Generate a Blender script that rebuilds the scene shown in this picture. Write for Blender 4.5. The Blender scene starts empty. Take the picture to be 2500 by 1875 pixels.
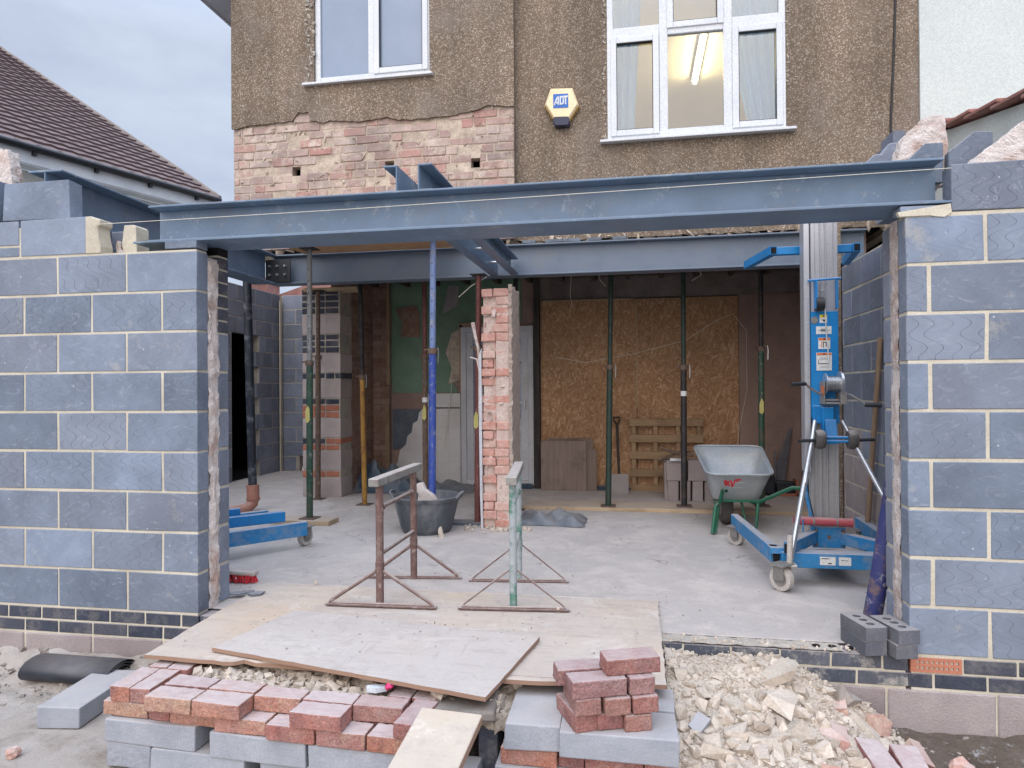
import bpy, bmesh, math, random
from mathutils import Vector, Matrix, Euler, noise as mn
from mathutils.geometry import tessellate_polygon
R = math.radians
random.seed(11)
scene = bpy.context.scene
col = scene.collection

# ---------------------------------------------------------------- camera
cam_d = bpy.data.cameras.new('camera'); cam = bpy.data.objects.new('camera', cam_d); col.objects.link(cam)
cam_d.sensor_width = 36; cam_d.lens = 24.03; cam_d.clip_start = .05; cam_d.clip_end = 400
rt, up, bk, cp = (.98421,.17685,-.00726), (.00823,-.00479,.99995), (.17681,-.98423,-.00617), (0,-3.4245,1.241)
cam.matrix_world = Matrix([[rt[i],up[i],bk[i],cp[i]] for i in range(3)]+[[0,0,0,1]])
scene.camera = cam

# ---------------------------------------------------------------- world, sun, exposure
w = bpy.data.worlds.new('World'); scene.world = w; w.use_nodes = True
wt = w.node_tree; wt.nodes.clear()
def wn(t, **k):
    n = wt.nodes.new(t)
    for a, b in k.items(): setattr(n, a, b)
    return n
SUN_EL, SUN_AZ = R(27), R(188)      # azimuth clockwise from +Y (north): light comes from behind the camera
sky = wn('ShaderNodeTexSky'); sky.sky_type = 'NISHITA'; sky.sun_disc = False; sky.sun_elevation = SUN_EL; sky.sun_rotation = SUN_AZ; sky.dust_density = 3
tc = wn('ShaderNodeTexCoord'); sp = wn('ShaderNodeSeparateXYZ'); wt.links.new(tc.outputs['Generated'], sp.inputs[0])
mp = wn('ShaderNodeMapping'); mp.inputs['Scale'].default_value = (1.0,1.0,2.6); wt.links.new(tc.outputs['Generated'], mp.inputs[0])
nz = wn('ShaderNodeTexNoise'); nz.inputs['Scale'].default_value = 1.9; nz.inputs['Detail'].default_value = 7; nz.inputs['Roughness'].default_value = .58
wt.links.new(mp.outputs[0], nz.inputs['Vector'])
cr = wn('ShaderNodeValToRGB'); cr.color_ramp.elements[0].position = .36; cr.color_ramp.elements[1].position = .64
cr.color_ramp.elements[0].color = (3.3,3.8,4.95,1); cr.color_ramp.elements[1].color = (4.9,5.45,6.4,1)
wt.links.new(nz.outputs['Fac'], cr.inputs[0])
el = wn('ShaderNodeMapRange'); el.inputs[1].default_value = .42; el.inputs[2].default_value = .95; el.inputs[3].default_value = 1.0; el.inputs[4].default_value = 4.6
wt.links.new(sp.outputs[2], el.inputs[0])
ml = wn('ShaderNodeVectorMath', operation='SCALE'); wt.links.new(cr.outputs[0], ml.inputs[0]); wt.links.new(el.outputs[0], ml.inputs['Scale'])
mx = wn('ShaderNodeMix', data_type='RGBA'); mx.inputs[0].default_value = .88
wt.links.new(sky.outputs[0], mx.inputs[6]); wt.links.new(ml.outputs[0], mx.inputs[7])
bg = wn('ShaderNodeBackground'); bg.inputs[1].default_value = .1; wo = wn('ShaderNodeOutputWorld')
wt.links.new(mx.outputs[2], bg.inputs[0]); wt.links.new(bg.outputs[0], wo.inputs[0])
sd = bpy.data.lights.new('sun','SUN'); sd.energy = 1.5; sd.angle = R(75); sd.color = (1,.89,.82)
so = bpy.data.objects.new('sun', sd); col.objects.link(so)
dv = Vector((math.sin(SUN_AZ)*math.cos(SUN_EL), math.cos(SUN_AZ)*math.cos(SUN_EL), math.sin(SUN_EL)))
so.rotation_euler = dv.to_track_quat('Z','Y').to_euler()
vs = scene.view_settings; vs.view_transform = 'Standard'; vs.look = 'None'; vs.exposure = .58; vs.gamma = 1; vs.use_curve_mapping = False
scene.cycles.max_bounces = 8; scene.cycles.diffuse_bounces = 5

# ---------------------------------------------------------------- shader helper
class NT:
    def __init__(s, name):
        s.m = bpy.data.materials.new(name); s.m.use_nodes = True; s.t = s.m.node_tree; s.t.nodes.clear()
        s.o = s.n('ShaderNodeOutputMaterial'); s.b = s.n('ShaderNodeBsdfPrincipled'); s.l(s.b.outputs[0], s.o.inputs[0])
        s.tc = s.n('ShaderNodeTexCoord'); s.oi = s.n('ShaderNodeObjectInfo'); s.at = s.n('ShaderNodeAttribute'); s.at.attribute_name = 'rnd'
        s.rnd = s.math('FRACT', s.math('ADD', s.at.outputs['Fac'], s.oi.outputs['Random']))
        off = s.n('ShaderNodeVectorMath', operation='SCALE'); off.inputs[0].default_value = (7.3,3.1,5.7); s.l(s.rnd, off.inputs['Scale'])
        ad = s.n('ShaderNodeVectorMath', operation='ADD'); s.l(s.tc.outputs['Object'], ad.inputs[0]); s.l(off.outputs[0], ad.inputs[1])
        s.P = s.tc.outputs['Object']; s.PR = ad.outputs[0]
    def n(s, t, **k):
        x = s.t.nodes.new(t)
        for a, b in k.items(): setattr(x, a, b)
        return x
    def l(s, a, b): s.t.links.new(a, b)
    def inp(s, sock, v):
        if isinstance(v, bpy.types.NodeSocket): s.l(v, sock)
        elif isinstance(v, (tuple, list)) and len(v) == 3 and sock.type == 'RGBA': sock.default_value = (*v, 1)
        else: sock.default_value = v
    def math(s, op, a, b=0., c=0.):
        x = s.n('ShaderNodeMath', operation=op)
        s.inp(x.inputs[0], a); s.inp(x.inputs[1], b); s.inp(x.inputs[2], c); return x.outputs[0]
    def vec(s, scale=(1,1,1), rot=(0,0,0), src=None):
        x = s.n('ShaderNodeMapping'); s.l(src or s.PR, x.inputs[0]); x.inputs['Scale'].default_value = scale; x.inputs['Rotation'].default_value = rot
        return x.outputs[0]
    def noise(s, sc, det=4, src=None, rough=.6, dist=0):
        x = s.n('ShaderNodeTexNoise'); s.l(src or s.PR, x.inputs['Vector']); x.inputs['Scale'].default_value = sc
        x.inputs['Detail'].default_value = det; x.inputs['Roughness'].default_value = rough; x.inputs['Distortion'].default_value = dist
        return x.outputs['Fac']
    def vor(s, sc, src=None, out='Distance', feat='F1', rand=1):
        x = s.n('ShaderNodeTexVoronoi', feature=feat); s.l(src or s.PR, x.inputs['Vector']); x.inputs['Scale'].default_value = sc; x.inputs['Randomness'].default_value = rand
        return x.outputs[out]
    def ramp(s, f, *st, interp='LINEAR'):
        x = s.n('ShaderNodeValToRGB'); s.l(f, x.inputs[0]); r = x.color_ramp; r.interpolation = interp
        while len(r.elements) < len(st): r.elements.new(.5)
        for e, (p, c) in zip(r.elements, st): e.position = p; e.color = (*c, 1) if isinstance(c, tuple) else (c, c, c, 1)
        return x.outputs[0]
    def map(s, f, a, b, c=0., d=1.):
        x = s.n('ShaderNodeMapRange'); s.inp(x.inputs[0], f)
        for i, v in enumerate((a, b, c, d)): s.inp(x.inputs[i+1], v)
        return x.outputs[0]
    def mix(s, f, a, b, mode='MIX'):
        x = s.n('ShaderNodeMix', data_type='RGBA', blend_type=mode); s.inp(x.inputs[0], f); s.inp(x.inputs[6], a); s.inp(x.inputs[7], b)
        return x.outputs[2]
    def bright(s, c, f):
        x = s.n('ShaderNodeVectorMath', operation='SCALE'); s.l(c, x.inputs[0]); s.inp(x.inputs['Scale'], f); return x.outputs[0]
    def up(s, lo=.35, hi=.9):
        g = s.n('ShaderNodeNewGeometry'); x = s.n('ShaderNodeSeparateXYZ'); s.l(g.outputs['Normal'], x.inputs[0]); return s.map(x.outputs[2], lo, hi)
    def bump(s, h, st=.3, d=.01, prev=None):
        x = s.n('ShaderNodeBump'); s.l(h, x.inputs['Height']); x.inputs['Strength'].default_value = st; x.inputs['Distance'].default_value = d
        if prev: s.l(prev, x.inputs['Normal'])
        return x.outputs[0]
    def done(s, c, rough=.8, nrm=None, metal=0, spec=.35):
        s.inp(s.b.inputs['Base Color'], c); s.inp(s.b.inputs['Roughness'], rough); s.inp(s.b.inputs['Metallic'], metal); s.b.inputs['Specular IOR Level'].default_value = spec
        if nrm: s.l(nrm, s.b.inputs['Normal'])
        return s.m
DUST = (.49,.44,.405)
def gen(name, c1, c2, sc=6, rough=.8, bump=.25, bsc=70, metal=0, spec=.35, dust=0, var=.2, stain=None, stain_amt=.5, bd=.004, stretch=(1,1,1)):
    s = NT(name); v = s.vec(stretch)
    c = s.mix(s.map(s.noise(sc, 5, v), .32, .68), c1, c2)
    if stain: c = s.mix(s.math('MULTIPLY', s.map(s.noise(sc*.55, 6, v, .7), .5, .66), stain_amt), c, stain)
    c = s.bright(c, s.map(s.rnd, 0, 1, 1-var, 1+var))
    c = s.bright(c, s.map(s.noise(bsc*1.6, 2), .3, .7, .86, 1.12))
    if dust: c = s.mix(s.math('MULTIPLY', s.up(), s.map(s.noise(9, 4), .25, .6, dust*.55, dust)), c, DUST)
    return s.done(c, rough, s.bump(s.noise(bsc, 4), bump, bd), metal, spec)

def block_mat(name, tint=(.172,.208,.268), lines=True):
    s = NT(name); sx = s.n('ShaderNodeSeparateXYZ'); s.l(s.P, sx.inputs[0])
    u = s.math('ADD', sx.outputs[0], sx.outputs[1]); z = sx.outputs[2]
    c = s.mix(s.map(s.noise(5, 6), .3, .7), tuple(x*.86 for x in tint), tuple(x*1.16 for x in tint))
    c = s.bright(c, s.map(s.rnd, 0, 1, .80, 1.22)); c = s.mix(s.map(s.math('FRACT', s.math('MULTIPLY', s.rnd, 5.3)), .3, 1, 0, .3), c, (.22,.225,.25)); c = s.bright(c, s.map(s.noise(1.7, 4, s.P), .3, .7, .82, 1.14))
    # faint whitish efflorescence and drag marks
    v = s.vec((3,3,7), (0,.5,0)); e = s.noise(4, 8, v, .75, 1.2)
    c = s.mix(s.map(e, .55, .75, 0, .5), c, (.42,.45,.5))
    if lines:
        r9 = s.math('MULTIPLY', s.rnd, 9.)
        tilt = s.map(s.math('FRACT', s.math('MULTIPLY', s.rnd, 7.)), 0, 1, -1.0, 1.4)
        ph = s.math('ADD', s.math('MULTIPLY', z, 58.), r9)
        zig = s.math('MULTIPLY', s.math('SINE', ph), s.map(s.math('FRACT', s.math('MULTIPLY', s.rnd, 13.)), 0, 1, .024, .055))
        wob = s.math('MULTIPLY', s.noise(5, 1), .045)
        q = s.math('ADD', s.math('ADD', u, s.math('MULTIPLY', z, tilt)), s.math('ADD', zig, wob))
        q = s.math('MULTIPLY', s.math('ADD', q, r9), 14.)
        d = s.math('ABSOLUTE', s.math('SUBTRACT', s.math('FRACT', q), .5))
        line = s.map(d, .0, .034, 1, 0); br = s.math('MULTIPLY', s.map(s.noise(6, 2), .34, .46), s.map(s.math('FRACT', s.math('MULTIPLY', s.rnd, 17.)), 0, 1, .25, 1.))
        line = s.math('MULTIPLY', line, br)
        c = s.mix(s.math('MULTIPLY', line, .95), c, (.04,.045,.06))
        v2 = s.vec((1,1,1), (0,.9,0)); l2 = s.map(s.math('ABSOLUTE', s.math('SUBTRACT', s.noise(5.5, 2, v2, .4, 2.0), .5)), 0, .012, 1, 0)
        c = s.mix(s.math('MULTIPLY', l2, s.map(s.noise(3, 2), .54, .66, 0, .22)), c, (.45,.5,.56))
    pit = s.map(s.vor(38), .0, .06, 1, 0); pit = s.math('MULTIPLY', pit, s.map(s.noise(18, 1), .56, .6))
    c = s.mix(pit, c, (.04,.042,.05))
    mort = s.math('MULTIPLY', s.map(s.noise(2.6, 8, None, .75), .60, .68), .45)
    c = s.mix(mort, c, (.42,.39,.33))
    c = s.mix(s.math('MULTIPLY', s.map(s.vor(16, out='Distance'), 0, .09, 1, 0), s.map(s.noise(4, 0), .6, .62)), c, (.62,.64,.66))
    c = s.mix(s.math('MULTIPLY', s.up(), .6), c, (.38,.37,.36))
    return s.done(c, .86, s.bump(s.noise(160, 3), .22, .003, s.bump(pit, -.4, .004)), 0, .3)

def dash_mat(name):
    s = NT(name); cc = s.vor(88, s.P, 'Color'); sx = s.n('ShaderNodeSeparateXYZ'); s.l(cc, sx.inputs[0]); d = s.vor(88, s.P)
    c = s.ramp(sx.outputs[0], (0,(.12,.088,.067)), (.3,(.18,.133,.10)), (.6,(.235,.175,.13)), (.85,(.285,.222,.17)), (1,(.42,.355,.29)))
    c = s.mix(s.map(d, .3, .66), c, (.15,.115,.08))
    c2 = s.vor(120, s.P, 'Color'); sy = s.n('ShaderNodeSeparateXYZ'); s.l(c2, sy.inputs[0])
    c = s.mix(s.map(sy.outputs[1], .9, .96), c, (.40,.34,.275))
    big = s.noise(.9, 6, s.P, .62)
    c = s.bright(c, s.map(big, .3, .7, .76, 1.24)); c = s.bright(c, s.map(s.noise(1.4, 5, s.vec((3.2,3.2,.35), src=s.P), .6), .35, .7, .80, 1.12))
    c = s.mix(s.map(s.noise(1.6, 5, s.P, .7), .5, .72, 0, .5), c, (.22,.19,.165))
    return s.done(c, .85, s.bump(d, -.9, .012, s.bump(s.noise(200, 2, s.P), .3, .003)), 0, .3)

def brick_mat(name, stops, mort=(.45,.38,.30), mamt=.5, sc=9, dust=0, soot=None, alt=False):
    s = NT(name); v = s.vec((1,1,1))
    c = s.ramp(s.rnd, *stops)
    c = s.mix(s.map(s.noise(sc, 5, v, .65), .35, .7, 0, .6), c, s.bright(c, .62))
    c = s.mix(s.math('MULTIPLY', s.map(s.noise(sc*.8, 7, s.P, .72), .5, .62), mamt), c, mort)
    if alt: c = s.mix(s.map(s.noise(9, 3, s.vec((1,.6,.5)), .5), .54, .64, 0, .5), c, (.17,.07,.072)); c = s.mix(s.map(s.noise(15, 4, s.vec((.6,1,1),(1,2,3)), .6), .58, .72, 0, .3), c, (.45,.23,.16)); c = s.mix(s.map(s.noise(6, 6, None, .7), .4, .7, .08, .38), c, (.47,.36,.33)); c = s.bright(c, s.map(s.noise(150, 2), .3, .7, .7, 1.25))
    if soot: c = s.mix(s.math('MULTIPLY', s.map(s.noise(1.4, 6, s.P, .65), .46, .62), soot), c, (.2,.18,.165))
    c = s.bright(c, s.map(s.noise(110, 2), .3, .7, .82, 1.16))
    if dust: c = s.mix(s.math('MULTIPLY', s.up(), s.map(s.noise(12, 5), .2, .6, dust*.6, dust)), c, (.49,.42,.405))
    return s.done(c, .88, s.bump(s.noise(60, 6), .5, .006), 0, .25)

def osb_mat(name):
    s = NT(name); out = None
    vs_ = [s.vec((.35,1,1.5), src=s.vec((1,1,1),(0,a_,0))) for a_ in (.35,1.35,-.8)]
    cs = []
    for i, v in enumerate(vs_):
        q = s.n('ShaderNodeSeparateXYZ'); s.l(s.vor(34+i*5, v, 'Color'), q.inputs[0]); cs.append(q.outputs[0])
    k = s.noise(13, 1)
    f = s.mix(s.map(k, .44, .46), cs[0], cs[1]); f = s.mix(s.map(s.noise(17, 1), .56, .58), f, cs[2])
    c = s.ramp(f, (0,(.30,.16,.08)), (.35,(.37,.205,.105)), (.75,(.42,.25,.135)), (1,(.54,.36,.22)))
    c = s.bright(c, s.map(s.noise(1.1, 4), .3, .7, .82, 1.15))
    return s.done(c, .7, s.bump(f, .25, .002), 0, .3)

def wood_mat(name, c1, c2, axis=0, dust=0, sc=1):
    st = [40*sc]*3; st[axis] = 2.2*sc
    s = NT(name); g = s.noise(1, 5, s.vec(tuple(st)), .65)
    c = s.mix(s.map(g, .3, .7), c1, c2); c = s.bright(c, s.map(s.rnd, 0, 1, .85, 1.15))
    c = s.mix(s.map(s.noise(5, 5), .5, .72, 0, .5), c, tuple(x*.5 for x in c1))
    if dust: c = s.mix(s.math('MULTIPLY', s.up(), s.map(s.noise(4, 6, None, .7), .25, .65, dust*.45, dust)), c, DUST)
    return s.done(c, .8, s.bump(g, .25, .003), 0, .3)

def paint_mat(name, c, rust=(.12,.055,.03), amt=.5, dust=0, sc=14, rough=.5, metal=0, scr=None):
    s = NT(name)
    k = s.mix(s.map(s.noise(5, 4), .3, .7), tuple(x*.85 for x in c), tuple(min(1, x*1.12) for x in c))
    k = s.mix(s.math('MULTIPLY', s.map(s.noise(sc, 8, None, .75), .5, .60), amt), k, rust)
    if scr: k = s.mix(s.math('MULTIPLY', s.map(s.noise(sc*1.7, 8, None, .8), .56, .62), .8), k, scr)
    if dust: k = s.mix(s.math('MULTIPLY', s.up(.1,.9), s.map(s.noise(11, 5), .2, .6, dust*.5, dust)), k, DUST)
    return s.done(k, rough, s.bump(s.noise(70, 5), .15, .002), metal, .4)

def floor_mat():
    s = NT('dusty concrete slab'); P = s.P
    c = s.mix(s.map(s.noise(1.1, 8, P, .62), .3, .7), (.40,.362,.34), (.485,.445,.42))
    c = s.mix(s.map(s.noise(3.2, 8, P, .72, .5), .46, .62, 0, .75), c, (.56,.51,.46)); c = s.mix(s.map(s.noise(2.1, 9, s.vec((1.6,.7,1),(0,0,.7),P), .78, .1), .54, .66, 0, .3), c, (.30,.275,.26)); c = s.mix(s.map(s.noise(38, 5, P, .7), .56, .7, 0, .35), c, (.25,.22,.20))
    c = s.mix(s.map(s.noise(14, 6, P, .7), .56, .72, 0, .25), c, (.27,.245,.225))
    spk = s.map(s.vor(30, P), 0, .1, 1, 0); c = s.mix(s.math('MULTIPLY', spk, s.map(s.noise(9, 2, P), .55, .6)), c, (.16,.13,.11))
    spk = s.map(s.vor(47, P), 0, .12, 1, 0); c = s.mix(s.math('MULTIPLY', spk, s.map(s.noise(6, 2, P), .55, .6)), c, (.55,.52,.46))
    cr_ = s.map(s.math('ABSOLUTE', s.math('SUBTRACT', s.noise(1.3, 5, P, .5, .6), .5)), 0, .0035, 1, 0)
    c = s.mix(s.math('MULTIPLY', cr_, s.map(s.noise(1.7, 1, P), .5, .56, 0, .7)), c, (.14,.12,.11))
    return s.done(c, .88, s.bump(s.noise(45, 6, P), .25, .006), 0, .25)

def ground_mat():
    s = NT('rough site ground'); P = s.P
    c = s.mix(s.map(s.noise(.9, 9, P, .68), .4, .6), (.43,.39,.355), (.34,.295,.25))
    c = s.mix(s.map(s.noise(5, 8, P, .75), .5, .7, 0, .7), c, (.20,.165,.13))
    c = s.mix(s.map(s.noise(2.3, 6, P, .6), .52, .66, 0, .7), c, (.44,.42,.395))
    return s.done(c, .92, s.bump(s.noise(24, 9, P, .75), .6, .03), 0, .2)

def soil_mat():
    s = NT('dark soil with lime splashes'); P = s.P
    c = s.mix(s.map(s.noise(4, 9, P, .72), .35, .65), (.13,.095,.07), (.25,.205,.165))
    c = s.mix(s.map(s.noise(9, 9, P, .82), .56, .62, 0, .85), c, (.52,.52,.52))
    return s.done(c, .95, s.bump(s.noise(40, 9, P, .75), .9, .03), 0, .2)
M = {}; M['soil'] = soil_mat()
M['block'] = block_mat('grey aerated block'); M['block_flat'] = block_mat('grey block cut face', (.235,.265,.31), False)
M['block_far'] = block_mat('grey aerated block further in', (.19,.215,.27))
M['block_pale'] = gen('pale solid concrete block', (.27,.285,.32), (.34,.355,.385), 7, .9, .35, 120, dust=.55, var=.08, bd=.003)
M['mortar'] = gen('cream mortar', (.46,.42,.335), (.60,.555,.45), 5, .9, .4, 90, var=0, stain=(.33,.29,.22), stain_amt=.45)
M['pinkmortar'] = gen('pink dusted mortar', (.52,.40,.345), (.66,.55,.49), 9, .95, .8, 40, var=0, stain=(.45,.30,.25), stain_amt=.5, bd=.01)
M['mortar_grey'] = gen('grey mortar', (.33,.30,.26), (.46,.42,.36), 7, .92, .5, 60, var=0)
M['pinkblock'] = gen('pinkish dense concrete block', (.26,.215,.21), (.36,.31,.305), 3, .92, .7, 110, var=.08, stain=(.42,.36,.32), stain_amt=.4, bd=.006)
M['engbrick'] = gen('grey perforated brick', (.095,.10,.12), (.13,.135,.155), 8, .8, .3, 80, dust=.5, var=.1, stain=(.33,.31,.29), stain_amt=.3)
M['pierblock'] = gen('pale pink dense block', (.40,.34,.325), (.50,.43,.415), 3, .92, .6, 110, var=.06, stain=(.34,.29,.26), stain_amt=.4, bd=.005)
M['bluebrick_smeared'] = brick_mat('mortar smeared blue brick', ((0,(.07,.08,.105)), (1,(.12,.125,.145))), (.37,.35,.32), .9, 7, dust=.6)
M['bluebrick'] = brick_mat('blue engineering brick', ((0,(.045,.052,.075)), (.5,(.06,.068,.092)), (1,(.085,.088,.11))), (.34,.31,.27), .22, 10, dust=.4)
M['house'] = dash_mat('brown pebbledash'); M['dash_pale'] = gen('pale dusty pebbledash', (.36,.28,.235), (.48,.39,.33), 60, .95, .8, 120, var=0, bd=.008)
M['oldbrick'] = brick_mat('old pink exposed brick', ((0,(.46,.25,.215)), (.25,(.50,.335,.29)), (.5,(.40,.29,.26)), (.75,(.55,.42,.36)), (1,(.46,.37,.33))), (.56,.475,.40), .9, 9, soot=.6)
M['oldmortar'] = gen('crumbling lime mortar', (.38,.31,.245), (.58,.49,.39), 9, .95, .8, 40, var=0, stain=(.22,.19,.165), stain_amt=.5, bd=.01)
M['brokenbrick'] = brick_mat('broken pink brick', ((0,(.56,.27,.21)), (.4,(.64,.37,.31)), (.7,(.58,.31,.25)), (1,(.66,.46,.39))), (.66,.54,.45), .5, 22)
M['redbrick'] = brick_mat('red clay paver', ((0,(.34,.115,.085)), (.3,(.27,.085,.075)), (.55,(.42,.17,.10)), (.8,(.22,.075,.08)), (1,(.38,.14,.11))), (.40,.30,.22), .18, 13, dust=.92, alt=True)
M['mixbrick'] = brick_mat('mixed facing brick', ((0,(.38,.14,.105)), (.3,(.42,.19,.135)), (.6,(.30,.12,.11)), (.8,(.43,.25,.16)), (1,(.35,.115,.09))), (.42,.35,.24), .35, 16, dust=.88, alt=True)
M['stackbrick'] = brick_mat('stacked facing brick', ((0,(.30,.12,.095)), (.3,(.27,.10,.09)), (.6,(.32,.15,.11)), (.85,(.24,.10,.10)), (1,(.33,.17,.13))), (.2,.13,.12), .4, 13, dust=.6, alt=True)
M['brownbrick'] = brick_mat('soot brown brick', ((0,(.25,.145,.105)), (.5,(.31,.19,.14)), (1,(.35,.235,.18))), (.38,.31,.25), .5, 9)
M['terracotta'] = gen('orange terracotta', (.38,.14,.085), (.45,.18,.115), 9, .8, .2, 60, var=.06, dust=.3)
M['clay'] = gen('clay drain pipe', (.36,.16,.115), (.44,.22,.165), 8, .75, .2, 50, var=.05, stain=(.4,.33,.28), stain_amt=.5)
M['insul'] = gen('fibrous cavity insulation', (.58,.50,.46), (.71,.655,.62), 12, .95, 1, 90, var=.08, stain=(.40,.25,.19), stain_amt=.75, bd=.012)
M['slab'] = floor_mat(); M['ground'] = ground_mat()
M['steel'] = paint_mat('grey primed steel', (.118,.180,.262), (.17,.15,.14), .2, dust=.35, sc=4, rough=.45, scr=(.22,.27,.33))
M['steel_dark'] = paint_mat('dark primed steel', (.125,.165,.22), (.13,.12,.11), .3, dust=.15, sc=5, rough=.45)
M['black_steel'] = paint_mat('black bolted cleat', (.02,.022,.026), (.05,.04,.04), .2, rough=.5)
M['bolt'] = gen('galvanised bolt', (.4,.42,.44), (.5,.52,.54), 20, .35, .1, 80, .8)
M['render'] = gen('smooth off white render', (.50,.54,.52), (.57,.60,.575), .8, .8, .1, 60, var=0, stain=(.5,.54,.53), stain_amt=.35)
M['white'] = gen('white upvc', (.56,.59,.62), (.63,.65,.67), 3, .35, .02, 50, var=0, stain=(.55,.56,.56), stain_amt=.12)
M['white_dirty'] = gen('dusty white upvc', (.50,.51,.54), (.60,.61,.63), 3, .5, .05, 50, var=.05, stain=(.36,.34,.31), stain_amt=.4)
M['roof'] = gen('brown concrete roof tile', (.115,.08,.08), (.165,.118,.115), 6, .85, .3, 50, var=.06, stain=(.2,.15,.145), stain_amt=.3)
M['redroof'] = gen('red clay roof tile', (.30,.13,.11), (.36,.19,.16), 8, .85, .3, 40, var=.15, stain=(.4,.33,.28), stain_amt=.4)
M['black'] = gen('black plastic', (.016,.018,.022), (.03,.033,.04), 8, .4, .1, 60, var=.1)
M['gutter'] = gen('black gutter', (.012,.013,.017), (.02,.022,.028), 8, .35, .02, 60, var=0)
M['fascia'] = gen('grey white fascia board', (.50,.55,.60), (.60,.64,.68), 3, .5, .03, 60, var=0)
M['green'] = gen('dark green painted plaster', (.14,.235,.16), (.19,.285,.205), 3, .75, .15, 40, var=0, stain=(.10,.14,.10), stain_amt=.4)
M['plasterbrown'] = gen('bare brown plaster', (.27,.185,.155), (.34,.24,.20), 3, .9, .2, 50, var=0, stain=(.16,.11,.10), stain_amt=.5)
M['plastergrey'] = gen('stripped grey plaster', (.26,.235,.225), (.34,.31,.30), 4, .9, .2, 50, var=0, stain=(.19,.165,.15), stain_amt=.5)
M['dark'] = gen('near black for painted shade and dark parts', (.008,.0075,.0075), (.012,.011,.011), 3, .95, .1, 30, var=0)  # near-black colour stands in for shade inside holes; also colours some dark parts
M['soffit'] = gen('grey soffit board', (.36,.38,.42), (.44,.46,.50), 3, .7, .03, 30, var=0)
M['osb'] = osb_mat('oriented strand board')
M['concrete'] = gen('old lintel concrete', (.17,.145,.13), (.25,.215,.19), 4, .9, .4, 50, var=0, stain=(.12,.09,.075), stain_amt=.5)
M['wood'] = wood_mat('raw timber', (.40,.29,.18), (.52,.40,.27), 0, .6); M['woodz'] = wood_mat('upright timber', (.30,.20,.13), (.40,.28,.19), 2)
M['wooddark'] = wood_mat('dark stained timber', (.035,.03,.028), (.065,.055,.05), 2)
M['pallet'] = wood_mat('pallet timber', (.26,.17,.095), (.36,.25,.15), 0)
M['plyorange'] = wood_mat('orange shuttering ply', (.50,.28,.14), (.58,.36,.2), 0)
M['plydark'] = wood_mat('weathered plywood', (.20,.15,.125), (.28,.215,.18), 2)
M['ply_edge'] = wood_mat('ply sheet', (.30,.19,.13), (.42,.29,.2), 0, .0)
def sheet_mat(name, c1, c2, tanamt):
    s = NT(name); P = s.PR
    c = s.mix(s.map(s.noise(1.7, 8, P, .68), .3, .7), c1, c2)
    c = s.mix(s.map(s.noise(1.1, 5, P, .6), .45, .66, 0, tanamt), c, (.54,.40,.27))
    c = s.mix(s.map(s.noise(1, 8, s.vec((5,26,8)), .75), .54, .70, 0, .45), c, (.27,.235,.21)); c = s.mix(s.map(s.noise(1, 6, s.vec((22,3,8),(0,0,.4)), .7), .6, .68, 0, .4), c, (.33,.29,.26))
    spk = s.map(s.vor(26, P), 0, .11, 1, 0); c = s.mix(s.math('MULTIPLY', spk, s.map(s.noise(7, 2, P), .56, .62)), c, (.30,.25,.21)); c = s.mix(s.map(s.noise(9, 9, P, .8, .6), .52, .62, 0, .45), c, (.36,.32,.29)); c = s.mix(s.map(s.noise(2.3, 9, P, .8, 1.), .55, .6, 0, .5), c, (.60,.555,.50))
    c = s.mix(s.map(s.noise(60, 3, P, .6), .6, .72, 0, .35), c, (.30,.26,.22))
    g = s.up(.3,.7); c = s.mix(g, (.30,.19,.135), c)
    return s.done(c, .86, s.bump(s.noise(55, 6, P), .3, .004), 0, .25)
M['sheet_tan'] = sheet_mat('dusty tan chipboard sheet', (.455,.39,.34), (.52,.46,.405), .5)
M['sheet_grey'] = sheet_mat('dusty grey ply sheet', (.44,.395,.365), (.51,.465,.43), .25)
M['plank'] = sheet_mat('dusty scaffold plank', (.40,.36,.305), (.50,.45,.385), .45)
M['rubble'] = gen('mortar rubble', (.44,.375,.305), (.56,.49,.41), 9, .95, .6, 60, var=.14, stain=(.46,.35,.30), stain_amt=.3, bd=.006)
M['rubble_pink'] = gen('brick rubble chunk', (.44,.24,.2), (.55,.38,.32), 14, .95, .6, 60, var=.15, stain=(.6,.5,.4), stain_amt=.6, dust=.5)
M['rubble_dull'] = gen('dull mortar crumbs', (.33,.29,.25), (.44,.39,.34), 9, .95, .5, 60, var=.2)
M['stone'] = gen('grey stone chips', (.22,.19,.165), (.34,.30,.265), 9, .95, .5, 60, var=.35)
M['slate'] = gen('blue slate', (.09,.11,.14), (.14,.165,.20), 9, .6, .2, 60, var=.1, dust=.4)
P_RED=(.16,.055,.05)
M['prop_green'] = paint_mat('green prop paint', (.025,.07,.045), (.09,.075,.06), .75, rough=.55, scr=(.25,.26,.24)); M['prop_dark'] = paint_mat('dark tarry prop paint', (.022,.022,.024), (.09,.06,.045), .55, rough=.6)
M['prop_bg'] = paint_mat('blackish green prop paint', (.02,.042,.033), (.06,.05,.04), .7, rough=.6)
M['prop_rust'] = paint_mat('rusty prop tube', (.12,.085,.065), (.20,.11,.07), .6, rough=.8, scr=(.3,.27,.24)); M['prop_yellow'] = paint_mat('yellow prop paint', (.36,.19,.04), (.20,.09,.035), .85, rough=.55)
M['prop_red'] = paint_mat('dark red prop paint', P_RED, (.09,.045,.035), .5, rough=.6, scr=(.28,.2,.18)); M['prop_blue'] = paint_mat('blue prop paint', (.035,.075,.33), (.16,.15,.19), .45, rough=.5, scr=(.3,.32,.38))
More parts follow.
